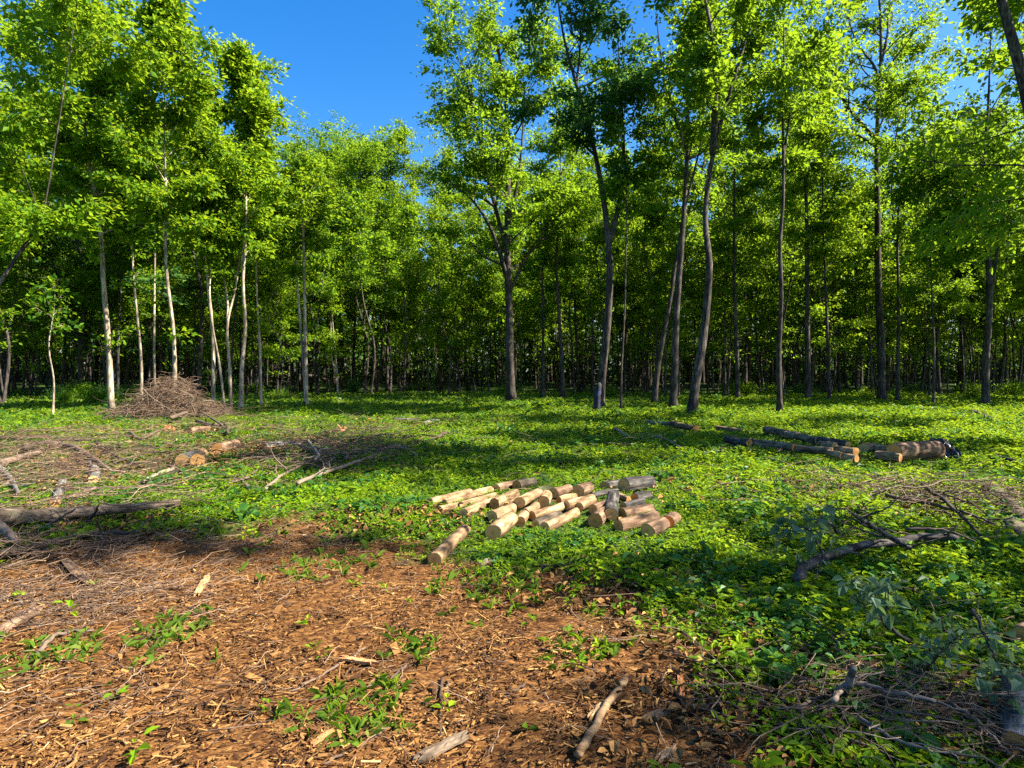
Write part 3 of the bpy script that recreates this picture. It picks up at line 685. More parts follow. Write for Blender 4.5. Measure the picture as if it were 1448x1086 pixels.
def ground_cover():
    rs = np.random.RandomState(600)
    n = 98000
    x, y = sample(rs, n, 2.0, 46, .62)
    ch = chip_mask(x, y)
    brush = np.clip(.5 + .6 * nz(x, y, 2.6, 25), 0, 1)
    keep = (rs.uniform(0, 1, n) > np.clip(ch * 1.02, 0, .994))
    left = (x < -.25 * y - .5) & (y < 15)
    keep &= ~(left & (rs.uniform(0, 1, n) < .8 * brush))
    x, y = x[keep], y[keep]; n = len(x)
    vig = .4 + .8 * np.clip(.5 + .6 * nz(x, y, 1.7, 30), 0, 1) + .2 * nz(x, y, .5, 8)
    vig *= np.where(x > .25 * y + .3, 1.15, .85)
    ld = logdist(x, y); near = np.clip((ld + .02) / 1.3, 0, 1); vig *= .4 + .6 * near
    ok = ld > .02; x, y, vig = x[ok], y[ok], vig[ok]; n = len(x)
    k = 6
    X = np.repeat(x, k); Y = np.repeat(y, k); V = np.repeat(vig, k); N = n * k
    az = rs.uniform(0, 6.283, N)
    size = (.050 + .0016 * np.minimum(Y, 30)) * V ** .6 * rs.uniform(.6, 1.5, N)
    hh = V * (.012 + .075 * rs.uniform(0, 1, N) ** 1.5) * (1 + .03 * np.minimum(Y, 30))
    el = rs.uniform(-.25, .7, N)
    ax = np.stack([np.cos(az) * np.cos(el), np.sin(az) * np.cos(el), np.sin(el)], 1)
    rr = size * rs.uniform(.4, 1.1, N)
    c = np.stack([X, Y, hgt(X, Y) + hh + .01], 1) + ax * rr[:, None]
    nr = norm(np.stack([-np.cos(az) * np.sin(el), -np.sin(az) * np.sin(el), np.cos(el)], 1) + rs.normal(0, .3, (N, 3)))
    tone = np.clip(np.repeat(rs.uniform(.1, .6, n) + .16 * nz(x, y, .9, 21) + .12 * nz(x, y, 3.3, 2), k) + rs.normal(.08, .16, N), 0, 1)
    a = leaf_arrays(c, ax, nr, size, size * rs.uniform(.34, .6, N), tone, True, .18)
    joinleaf('ground_cover', [a], M['cover'], 'low leafy green plants covering the clearing floor', 'ground cover')

def weeds():
    rs = np.random.RandomState(606)
    n = 15000
    x, y = sample(rs, n, 2.2, 40, .75)
    keep = (chip_mask(x, y) < .12) & (nz(x, y, 2.2, 27) + .4 * nz(x, y, .7, 5) > .12 - .25 * (x > .22 * y)) & (logdist(x, y) > .12)
    x, y = x[keep], y[keep]; n = len(x); k = 7
    X = np.repeat(x, k); Y = np.repeat(y, k); N = n * k
    az = rs.uniform(0, 6.283, N); el = rs.uniform(-.5, .45, N)
    size = (.052 + .0025 * np.minimum(Y, 30)) * np.repeat(rs.uniform(.6, 1.4, n), k) * rs.uniform(.6, 1.3, N)
    hh = np.repeat(rs.uniform(.5, 1.2, n), k) * rs.uniform(.03, .15, N) * (1 + .02 * np.minimum(Y, 30)) * np.clip((np.repeat(logdist(x, y), k)) / 1.2 + .25, 0, 1)
    ax = np.stack([np.cos(az) * np.cos(el), np.sin(az) * np.cos(el), np.sin(el)], 1)
    c = np.stack([X, Y, hgt(X, Y) + hh], 1) + ax * (size * .6)[:, None]
    nr = norm(np.stack([-np.cos(az) * np.sin(el), -np.sin(az) * np.sin(el), np.cos(el)], 1) + rs.normal(0, .3, (N, 3)))
    a = leaf_arrays(c, ax, nr, size, size * rs.uniform(.5, .8, N), np.clip(np.repeat(rs.uniform(0, .7, n), k) + rs.normal(.05, .12, N), 0, 1), True, .22)
    joinleaf('broadleaf_weeds', [a], M['weed'], 'darker bluish green broad leaved weeds in patches over the clearing', 'weeds')

def grass():
    rs = np.random.RandomState(610)
    n = 32000
    x, y = sample(rs, n, 2.0, 44, .5)
    ch = chip_mask(x, y)
    keep = rs.uniform(0, 1, n) > np.clip(ch * 1.04, 0, .992)
    keep &= (nz(x, y, 2.3, 33) > -.35)
    x, y = x[keep], y[keep]
    # tufts that stand alone on the chips
    tuft = []
    for px, py, m, s in [(80, 920, 40, .16), (225, 905, 22, .14), (265, 885, 12, .1), (590, 915, 16, .1), (480, 1000, 30, .14), (500, 1020, 24, .12), (560, 985, 12, .09), (455, 800, 26, .2), (690, 830, 30, .22), (740, 835, 22, .2), (815, 925, 14, .1), (840, 915, 10, .08), (600, 745, 60, .4), (530, 750, 60, .4), (660, 760, 40, .4), (640, 800, 16, .15)]:
        g = G(px, py); tuft.append(np.stack([rs.normal(g[0], s, m), rs.normal(g[1], s, m)], 1))
    tuft = np.vstack(tuft); x = np.concatenate([x, tuft[:, 0]]); y = np.concatenate([y, tuft[:, 1]]); n = len(x)
    k = 6; X = np.repeat(x, k); Y = np.repeat(y, k); N = n * k
    az = rs.uniform(0, 6.283, N); el = rs.uniform(.2, 1.35, N)
    L = (.04 + .0062 * np.minimum(Y, 34)) * rs.uniform(.5, 1.6, N) * np.where(np.repeat(logdist(x, y), k) < .3, .6, 1)
    ax = np.stack([np.cos(az) * np.cos(el), np.sin(az) * np.cos(el), np.sin(el)], 1)
    c = np.stack([X, Y, hgt(X, Y)], 1) + ax * L[:, None] * .5
    nr = np.stack([-np.cos(az) * np.sin(el), -np.sin(az) * np.sin(el), np.cos(el)], 1)
    tone = np.clip(rs.normal(.4, .25, N), 0, 1)
    a = leaf_arrays(c, ax, nr, L, L * rs.uniform(.045, .09, N), tone, True, .4)
    joinleaf('grass', [a], M['grass'], 'thin green grass blades growing between the leafy plants', 'grass')

def chips():
    rs = np.random.RandomState(620)
    n = 200000
    x, y = sample(rs, n, 1.9, 10, .5, .95, 1.2)
    ch = chip_mask(x, y)
    dens = np.clip(.55 + .6 * nz(x, y, .8, 18), .15, 1)
    keep = rs.uniform(0, 1, n) < np.clip(ch * 1.05, .01, 1) * dens
    x, y = x[keep], y[keep]; n = len(x)
    kind_ = rs.uniform(0, 1, n)
    L = np.where(kind_ < .62, rs.lognormal(math.log(.0155), .5, n), rs.lognormal(math.log(.038), .5, n))
    Wd = np.where(kind_ < .62, L * rs.uniform(.2, .55, n), rs.uniform(.003, .008, n)); T = np.minimum(Wd * .5, rs.uniform(.002, .006, n))
    L = np.minimum(L, .2); az = np.where(rs.uniform(0, 1, n) < .4, rs.normal(.5, .5, n), rs.uniform(0, 6.28, n))
    el = rs.normal(0, .28, n); ro = rs.normal(0, .4, n)
    a = np.stack([np.cos(az) * np.cos(el), np.sin(az) * np.cos(el), np.sin(el)], 1)
    s = norm(np.cross(a, np.array([0, 0, 1.])) + np.stack([np.zeros(n), np.zeros(n), np.sin(ro)], 1)); u = np.cross(s, a)
    c = np.stack([x, y, hgt(x, y) + .012 * nz(x, y, .35, 6) + .004 + np.abs(np.sin(el)) * L * .4 + rs.uniform(0, .012, n)], 1)
    A = a * (L / 2)[:, None]; S = s * (Wd / 2)[:, None]; U = u * T[:, None]
    tp = rs.uniform(.3, 1, n)[:, None]
    v = np.stack([c - A - S, c + A - S * tp, c + A + S * tp, c - A + S, c - A - S + U, c + A - S * tp + U, c + A + S * tp + U, c - A + S + U], 1).reshape(-1, 3)
    fq = np.array([[4, 5, 6, 7], [0, 1, 5, 4], [1, 2, 6, 5], [2, 3, 7, 6], [3, 0, 4, 7]]).ravel()
    lp = (np.arange(n)[:, None] * 8 + fq[None]).ravel()
    tone = np.clip(rs.beta(1.6, 2.8, n) + .10 * nz(x, y, 1.2, 17), 0, 1)
    add('wood_chips', mesh_np('wood_chips', v, lp, np.arange(n * 5) * 4, M['chips'], np.repeat(tone, 5)), kind='stuff', label='brown shredded wood chips strewn over the foreground', cat='wood chips')
chips()

def wiggle(rs, p0, p1, k=7, amp=.06, lift=0):
    p0, p1 = np.asarray(p0, float), np.asarray(p1, float); L = np.linalg.norm(p1 - p0)
    t = np.linspace(0, 1, 5)[:, None]
    P = p0 * (1 - t) + p1 * t; P[1:-1] += rs.normal(0, amp * L, (3, 3)) * np.array([1, 1, .6]); P[:, 2] += lift * np.sin(math.pi * t[:, 0])
    return crom(P, k)

# loose twigs: a mass nobody could count
def twigs():
    rs = np.random.RandomState(630); mb = MB()
    def scatter(n, cx, cy_, sx, sy, L, r, zmax=.15, az0=None, tone=(.2, .9)):
        for _ in range(n):
            x = rs.normal(cx, sx); y = rs.normal(cy_, sy)
            if y < 1.8: continue
            az = rs.uniform(0, 6.28) if az0 is None else rs.normal(az0, .6)
            l_ = L * rs.uniform(.4, 1.5); z = float(hgt(x, y)) + r + rs.uniform(0, zmax)
            d = np.array([math.cos(az), math.sin(az), rs.normal(0, .12)]) * l_
            p = wiggle(rs, [x, y, z], np.array([x, y, z]) + d, 6, .07)
            p[:, 2] = np.maximum(p[:, 2], hgt(p[:, 0], p[:, 1]) + r * .7)
            mb.tube(p, np.linspace(r, r * .45, 6) * rs.uniform(.6, 1.3), 4, tone=rs.uniform(*tone))
    # on the chips and along their far border
    for px, py, n, sx, sy in [(250, 790, 260, 1.0, .5), (420, 760, 200, .8, .35), (80, 840, 420, .7, .5), (200, 830, 250, .8, .5), (100, 1000, 160, .5, .3), (400, 900, 60, 1.0, .7), (700, 950, 70, 1.0, .5), (950, 1000, 40, .5, .4), (700, 820, 50, .8, .3), (560, 1000, 40, .8, .35)]:
        g = G(px, py); scatter(n, g[0], g[1], sx, sy, .22, .0032, .03)
    # raised tangles of slash
    for px, py, n, sx, sy, L, zm in [(40, 645, 260, .9, .5, .8, .5), (130, 665, 160, .8, .5, .7, .35), (15, 690, 120, .6, .3, .6, .3), (450, 650, 240, .9, .6, .7, .35), (500, 625, 160, .8, .6, .7, .4), (290, 600, 140, 1.0, .5, .9, .35), (1345, 715, 200, .8, .45, .6, .35), (1255, 1015, 160, .3, .16, .35, .14), (30, 790, 240, .5, .3, .5, .14), (60, 860, 200, .45, .3, .4, .08)]:
        g = G(px, py); scatter(n, g[0], g[1], sx, sy, L, .0042 if g[1] > 5 else .003, zm, tone=(.05, .8))
    # felled brush on the grass
    for px, py, n, sx, sy, L in [(60, 660, 420, 1.5, 1.4, .9), (130, 700, 160, 1.0, .7, .8), (470, 630, 260, 1.2, 1.6, .8), (440, 660, 200, .8, .8, .8), (300, 610, 140, 1.6, 1.2, 1.0), (200, 620, 150, 2.0, 1.2, .9), (40, 740, 160, .8, .4, .7), (560, 600, 80, 2, 1.2, 1.0),
                               (1340, 720, 260, .9, .8, .7), (1250, 700, 120, .9, .9, .6), (1250, 1010, 170, .35, .22, .4), (1180, 1000, 60, .4, .25, .35), (1300, 900, 50, .5, .4, .4), (1050, 900, 40, .6, .5, .4), (1000, 640, 40, 1.5, 1.0, .8), (760, 640, 50, 1.2, 1.0, .7), (900, 690, 40, 1.5, 1.2, .6), (1180, 740, 40, 1, .6, .5)]:
        g = G(px, py); scatter(n, g[0], g[1], sx, sy, L, .0048 if g[1] > 5 else .0036, .2 if g[1] > 5 else .1, tone=(.1, .95))
    add('twigs', mb.mesh('twigs', M['twig']), kind='stuff', label='loose thin twigs scattered over chips and grass', cat='twigs')
twigs()

# ------------------------------------------------------------------ the heap of twigs by the pale trees
HEAP = G(208, 598) + np.array([0, 1.2, 0])
def heap():
    rs = np.random.RandomState(640); mb = MB()
    def one(k, r, L0):
        a = rs.uniform(0, 6.28); q = rs.uniform(0, 1) ** .6
        x = 2.0 * q * math.cos(a) + (.25 if k % 2 else -.1); y = 1.3 * q * math.sin(a)
        ht = 1.42 * max(.04, 1 - q ** 1.4) * math.exp(-((x - .15) / 1.5) ** 2) + .06
        z = ht * rs.uniform(.25, 1.0)
        az = rs.uniform(0, 6.28); e = rs.normal(0, .4); L = L0 * rs.uniform(.5, 1.3)
        d = np.array([math.cos(az) * math.cos(e), math.sin(az) * math.cos(e), math.sin(e)]) * L / 2
        c = HEAP + np.array([x, y, z])
        p = wiggle(rs, c - d, c + d, 8, .10, lift=.12 * L)
        p[:, 2] = np.maximum(p[:, 2], hgt(p[:, 0], p[:, 1]) + r)
        return p
    for k in range(1500):
        mb.tube(one(k, .008, 1.0), np.linspace(.0075, .0035, 8), 4, tone=rs.uniform(.12, .8))
    add('brush_heap', mb.mesh('brush_heap', M['twig']), kind='stuff', label='heap of brown dry twigs in front of the pale trunks', cat='brush heap')
    for k in range(70):
        p = one(k, .015, 1.6); o = p.mean(0); o[2] = p[:, 2].min()
        m1 = MB(); m1.tube(p, np.linspace(.014, .006, 8), 6, bump=.08, rs=rs)
        add('stick', m1.mesh('stick', M['stick'], offset=o), None, o, 'bent dry stick lying in the heap of brown twigs', 'stick', 'sticks in the twig heap')
heap()

# ------------------------------------------------------------------ fallen branches, traced on the ground
def branch(pts, w0, w1, label, name='fallen_branch', cat='branch', m='stick', lift=0.0, twigs_=4, group=None, seed=None, leaves=0, zs=None, leafsz=.09):
    """pts: pixels along the branch; w0, w1: its thickness in pixels at both ends"""
    rs = np.random.RandomState(seed if seed is not None else int(abs(pts[0][0] * 13 + pts[0][1] * 7)) + 9)
    P = []
    for k, (a, b) in enumerate(pts):
        g = G(a, b, (zs[k] if zs else lift)); P.append(g)
    P = np.array(P)
    dd = np.linalg.norm(P[:, :2], axis=1)
    r0 = w0 * dd[0] / F / 2; r1 = w1 * dd[-1] / F / 2
    P[:, 2] += np.linspace(r0, r1, len(P)) * .8
    n = 5 * len(P); C = crom(P, n); C[1:-1] += rs.normal(0, .004, (n - 2, 3))
    mb = MB(); rad = np.linspace(r0, r1, n)
    mb.tube(C, rad, 9 if w0 > 8 else 6, bump=.07, rs=rs)
    A = []
    for _ in range(twigs_):
        i = rs.randint(n // 4, n); az = rs.uniform(0, 6.28); L = rs.uniform(.25, .7) * min(1, .25 + np.linalg.norm(C[-1] - C[0]) * .3)
        d = norm(norm(C[min(n - 1, i + 1)] - C[i - 1]) + np.array([math.cos(az), math.sin(az), rs.uniform(0, .5)]) * .8) * L
        q = wiggle(rs, C[i], C[i] + d, 6, .08); q[:, 2] = np.maximum(q[:, 2], hgt(q[:, 0], q[:, 1]) + .006)
        mb.tube(q, np.linspace(min(rad[i] * .55, .014), .003, 6), 4, cap0=False); A += list(q[2:])
    o = C[0].copy(); o[2] = float(hgt(o[0], o[1]))
    if leaves:
        t = thing(name, o, label, cat, group)
        add('wood', mb.mesh('wood', M[m], offset=o), t)
        A = np.array(A if A else list(C)); i = rs.randint(0, len(A), leaves); off = rs.normal(0, .05, (leaves, 3)); c = A[i] + off - o
        L = leafsz * rs.uniform(.6, 1.3, leaves)
        lv = leaf_arrays(c, norm(norm(off) + rs.normal(0, .4, (leaves, 3)) + [0, 0, -.3]), norm(rs.normal(0, .6, (leaves, 3)) + [0, 0, 1]), L, L * .7, rs.uniform(0, 1, leaves), True, .25)
        add('leaves', mesh_np('leaves', *lv[:3], M['wilt'], lv[3]), t)
        return t
    return add(name, mb.mesh(name, M[m], offset=o), None, o, label, cat, group)

def c1(X, Y): return (X / 4.137, 530 + Y / 4.137)
def c2(X, Y): return (300 + X / 4.137, 530 + Y / 4.137)
def c3(X, Y): return (580 + X / 3.62, 640 + Y / 3.62)
def c4(X, Y): return (850 + X / 2.421, 530 + Y / 2.421)
def c5(X, Y): return (X / 3.62, 750 + Y / 3.62)
def c6(X, Y): return (350 + X / 3.55, 780 + Y / 3.55)
def c7(X, Y): return (700 + X / 3.55, 780 + Y / 3.55)
def c8(X, Y): return (1050 + X / 2.676, 680 + Y / 2.676)

branch([(-30, 742), c1(200, 860), c1(620, 815), c1(1055, 765)], 21, 9, 'long smooth fallen trunk tapering to the right, lying on grass at the left border', 'long_log', 'log', 'log_old', twigs_=1, lift=.09)
branch([c1(0, 530), c1(110, 500), c1(230, 465)], 8, 6, 'pale grey branch end entering at left border above the long fallen trunk', lift=.12)
branch([c1(300, 425), c1(400, 430), c1(500, 470), c1(640, 560)], 9, 4, 'curved grey brown branch arching right in the left brush', lift=.1)
branch([c1(-10, 560), c1(60, 620), c1(105, 700)], 8, 4, 'pale bleached branch pointing down at the left border', m='log_grey', lift=.08)
branch([c1(340, 670), c1(560, 668), c1(800, 660), c1(1010, 650)], 3.5, 2, 'long thin pale stick lying nearly level in the grass above the fallen trunk', lift=.06)
branch([c1(560, 670), c1(500, 690), c1(370, 730)], 4, 2, 'thin pale forked stick crossing the long level stick', lift=.07)
branch([c1(840, 640), c1(930, 590), c1(1030, 555)], 7, 5, 'dark stick, upper of two lying side by side in the grass', lift=.04, twigs_=1)
branch([c1(860, 645), c1(940, 608), c1(1040, 568)], 6, 4, 'brown stick, lower of two lying side by side in the grass', lift=.04, twigs_=1)
branch([c1(0, 1075), c1(160, 1035), c1(330, 990), c1(540, 945), c1(780, 935)], 11, 4, 'long bent brown branch at the left edge of the wood chips', lift=.05, twigs_=6)
branch([c1(-20, 900), c1(50, 950), c1(100, 1000)], 12, 7, 'thick short branch stub at the left border below the long fallen trunk', lift=.1)
branch([c1(-10, 1060), c1(150, 1050), c1(330, 1010)], 8, 4, 'pale yellowish branch lying under the long bent brown branch', lift=.02)
branch([c1(200, 950), c1(320, 860), c1(440, 790)], 4, 2, 'thin pale stick leaning across the long fallen trunk', zs=[.0, .16, .3], twigs_=0)
branch([c1(500, 890), c1(545, 820), c1(575, 770)], 4, 2, 'short pale stick leaning on the middle of the long fallen trunk', zs=[.0, .15, .3], twigs_=0)
branch([c1(600, 1040), c1(590, 930), c1(565, 850)], 4, 2, 'short upright pale stick in front of the long fallen trunk', zs=[0, .12, .28], twigs_=0)
branch([c1(560, 400), c1(660, 470), c1(830, 545)], 4, 2, 'thin grey stick sloping down right beyond the arching branch', lift=.08)
branch([c1(0, 380), c1(150, 375), c1(330, 365)], 5, 3, 'thin brown stick at the top of the left brush', lift=.12)
branch([c1(140, 440), c1(300, 395), c1(540, 385)], 5, 3, 'grey curved stick over the upper left brush', lift=.2)
branch([c1(1150, 280), c1(1230, 300), c1(1320, 300), c1(1335, 350)], 5, 3, 'pale hooked branch right of the twig heap', lift=.15)
branch([c1(1000, 260), c1(1150, 215), c1(1300, 300)], 5, 3, 'dark arching branch at the right foot of the twig heap', lift=.25)
branch([c1(760, 340), c1(820, 380), c1(930, 330)], 4, 3, 'dark crooked branch in front of the twig heap', lift=.1)
branch([c2(500, 645), c2(620, 595), c2(790, 535), c2(1000, 465)], 6, 4, 'long pale branch lying diagonally in the grass left of centre', lift=.08, twigs_=6)
branch([c2(780, 500), c2(820, 455), c2(940, 450), c2(1040, 430)], 6, 4, 'pale elbow shaped branch beyond the diagonal branch', lift=.1)
branch([c2(1050, 430), c2(1120, 435), c2(1195, 475)], 6, 4, 'dark curved branch right of the diagonal branch', lift=.06)
branch([c2(310, 680), c2(400, 600), c2(520, 535)], 5, 3, 'brown stick nearest in the middle brush, rising to the right', lift=.08)
branch([c2(90, 640), c2(240, 600), c2(330, 580)], 4, 3, 'brown stick at the left end of the middle brush', lift=.06)
branch([c2(220, 490), c2(430, 495), c2(680, 555)], 4, 2, 'long thin stick crossing the middle brush', lift=.1)
branch([c2(180, 640), c2(235, 695)], 6, 5, 'short pale stick pointing at the wood chips', lift=.03, twigs_=0)
branch([c2(510, 420), c2(600, 450), c2(720, 470)], 4, 2, 'pale curved stick over the middle brush', lift=.2)
branch([c2(560, 390), c2(620, 470), c2(600, 500)], 4, 3, 'looping stick at the top of the middle brush', lift=.2)
branch([c2(1270, 380), c2(1320, 370), c2(1380, 335)], 5, 3, 'dark bent stick in the shaded grass near the centre', lift=.05)
branch([c2(550, 0), c2(640, 20), c2(760, 90)], 4, 3, 'thin leaning dead branch at the foot of the dark thicket', zs=[1.3, 1.0, .1], twigs_=3)
branch([c3(335, 592), c3(430, 570), c3(520, 578)], 10, 9, 'left piece of a broken mossy branch in front of the log pile', m='log_moss', lift=-.01, twigs_=0)
branch([c3(590, 585), c3(660, 600), c3(740, 602)], 9, 8, 'right piece of a broken mossy branch in front of the log pile', m='log_moss', lift=-.01, twigs_=1)
branch([c8(212, 385), c8(245, 335), c8(400, 272), c8(570, 242), c8(712, 222), c8(820, 228)], 15, 8, 'thick dark curved branch lying in the leaves at right', m='log_dark', lift=.13, twigs_=5)
branch([c8(640, 275), c8(560, 220), c8(480, 170), c8(420, 130)], 7, 4, 'straight dark branch rising across the thick curved one', m='log_dark', zs=[.05, .25, .42, .6], twigs_=4)
branch([c8(240, 470), c8(300, 300), c8(280, 230)], 4, 2, 'upright dark twig stem left of the thick curved branch', m='log_dark', zs=[0, .2, .3], twigs_=3, leaves=26, leafsz=.06)
branch([c8(360, 200), c8(310, 150), c8(240, 190), c8(190, 190)], 4, 2, 'cut leafy twig with drooping dark leaves on the sunlit plants', m='log_dark', zs=[.2, .4, .42, .4], twigs_=7, leaves=40, leafsz=.1)
branch([c8(640, 620), c8(540, 540), c8(500, 470), c8(490, 400)], 5, 2, 'cut branch with wilted pale grey green leaves at right', m='log_dark', zs=[.05, .22, .3, .32], twigs_=9, leaves=70, leafsz=.075)
branch([c8(700, 720), c8(760, 640), c8(820, 600)], 4, 2, 'cut branch with limp light leaves near the lower right', m='stick', zs=[.05, .2, .3], twigs_=8, leaves=50, leafsz=.06)
branch([c8(345, 840), c8(400, 775), c8(560, 803), c8(730, 840)], 8, 5, 'pale peeled branch over the twigs at lower right', lift=.1, twigs_=3)
branch([c8(370, 850), c8(395, 790), c8(420, 720)], 12, 9, 'stubby grey stick standing against the pale peeled branch', m='log_grey', zs=[.0, .1, .22], twigs_=0)
branch([c8(870, 490), c8(920, 600), c8(970, 720)], 4, 2, 'thin dark twig stem near the right border among big leaves', m='log_dark', zs=[.4, .3, .2], twigs_=6, leaves=34, leafsz=.07)
branch([c8(620, 185), c8(760, 190), c8(880, 232)], 4, 2, 'thin grey stick right of the thick curved branch', lift=.2)
branch([c8(540, 60), c8(680, 85), c8(850, 130), c8(960, 170)], 5, 3, 'thin brown branch in the dry brush near the right border', lift=.15)
branch([c8(680, 20), c8(800, 110), c8(900, 210)], 5, 3, 'dark brown branch crossing the dry brush near the right border', lift=.2)
branch([c8(780, 840), c8(900, 930), c8(1010, 1040)], 5, 3, 'thin curved stick beside the near log at the lower right border', lift=.08)
branch([c8(440, 900), c8(570, 980), c8(720, 1030)], 5, 3, 'thin brown stick lowest in the twigs at lower right', lift=.08)
branch([c8(200, 870), c8(270, 835), c8(350, 810)], 5, 3, 'short pale twig left of the pale peeled branch', lift=.06)
branch([c8(930, 65), c8(990, 100), c8(1065, 175), c8(1120, 260)], 19, 18, 'thick crooked mossy limb at the right border', 'fallen_limb', 'limb', 'log_moss', lift=-.02, twigs_=3)
branch([c8(1020, 205), c8(1050, 235), c8(1110, 300)], 22, 20, 'short thick mossy limb below the crooked one at the right border', 'fallen_limb', 'limb', 'log_moss', lift=-.02, twigs_=1)
branch([c7(655, 650), c7(560, 790), c7(480, 930), c7(415, 1040)], 10, 13, 'smooth tan stick lying on the chips in the near foreground', 'stick', 'stick', 'log_pale', lift=.012, twigs_=0)
branch([c6(590, 490), c6(400, 610), c6(200, 715)], 4, 3, 'long thin straight stick sloping down left on the chips', 'stick', 'stick', twigs_=0)
branch([c6(975, 640), c6(970, 790), c6(967, 945)], 4, 4, 'thin straight twig pointing away on the chips, left of a pair', 'stick', 'stick', twigs_=0)
branch([c6(1003, 660), c6(1004, 790)], 4, 3, 'short thin twig pointing away on the chips, right of a pair', 'stick', 'stick', twigs_=0)
branch([c6(1390, 670), c6(1280, 742)], 4, 3, 'short pale stick left of the smooth tan stick on the chips', 'stick', 'stick', twigs_=0)
branch([c6(795, 575), c6(690, 665)], 4, 3, 'short tan stick beside the small green tuft on the chips', 'stick', 'stick', twigs_=0)
branch([c6(730, 870), c6(560, 980), c6(380, 1070)], 4, 3, 'thin tan stick low in the foreground right of the leafy tuft', 'stick', 'stick', twigs_=1)
branch([c5(190, 640), c5(300, 540), c5(480, 515)], 6, 3, 'curved brown stick over the larger grass tuft on the chips', 'stick', 'stick', twigs_=1, lift=.03)
branch([c5(0, 370), c5(60, 340), c5(110, 380)], 7, 4, 'bent tan stick at the left border above the old board', 'stick', 'stick', twigs_=0)
branch([c4(870, 485), c4(960, 545), c4(1060, 600)], 5, 4, 'dark stick sloping behind the rising dark branch at right', m='log_dark', lift=.25)
branch([c4(45, 185), c4(100, 215), c4(200, 215), c4(270, 250)], 4, 2, 'crooked dead stick beyond the log pile, left of the log row', lift=.1, twigs_=5)
branch([c4(1270, 130), c4(1360, 160)], 5, 3, 'dark stick in shaded grass under the stout tree at right', lift=.05)
branch([c4(1350, 285), c4(1400, 298), c4(1460, 302)], 5, 4, 'grey stick at the right border beyond the dry brush', lift=.05)
branch([c4(1000, 170), c4(1080, 178)], 5, 4, 'dark stick in the grass behind the log row', lift=.05)

# individual sticks of the left brush and the middle brush
rsB = np.random.RandomState(808)
for (px, py, n, sx, sy, lab, gr) in [(70, 655, 34, 1.5, 1.2, 'bare tangled stick in the left brush', 'sticks in the left brush'),
                                     (470, 630, 22, 1.0, 1.2, 'bare tangled stick in the middle brush', 'sticks in the middle brush'),
                                     (1340, 725, 16, .8, .6, 'dry tangled stick in the brush near the right border', 'sticks in the right brush'),
                                     (1255, 1010, 16, .3, .2, 'dry tangled stick in the twigs at lower right', 'sticks in the lower right twigs')]:
    g = G(px, py)
    for _ in range(n):
        x, y = rsB.normal(g[0], sx), max(2.2, rsB.normal(g[1], sy)); az = rsB.uniform(0, 6.28); L = rsB.uniform(.5, 1.7) * (.45 if y < 4 else 1)
        z = float(hgt(x, y)) + rsB.uniform(.02, .25 if y > 4 else .1)
        p = wiggle(rsB, [x, y, z], [x + math.cos(az) * L, y + math.sin(az) * L, z + rsB.normal(0, .08)], 8, .08)
        r = rsB.uniform(.007, .016) * (.35 if y < 4 else 1)
        p[:, 2] = np.maximum(p[:, 2], hgt(p[:, 0], p[:, 1]) + r * .8)
        m1 = MB(); m1.tube(p, np.linspace(r, r * .4, 8), 5, bump=.08, rs=rsB)
        o = p[0].copy(); o[2] = float(hgt(o[0], o[1]))
        add('stick', m1.mesh('stick', M['stick'], offset=o), None, o, lab, 'stick', gr)

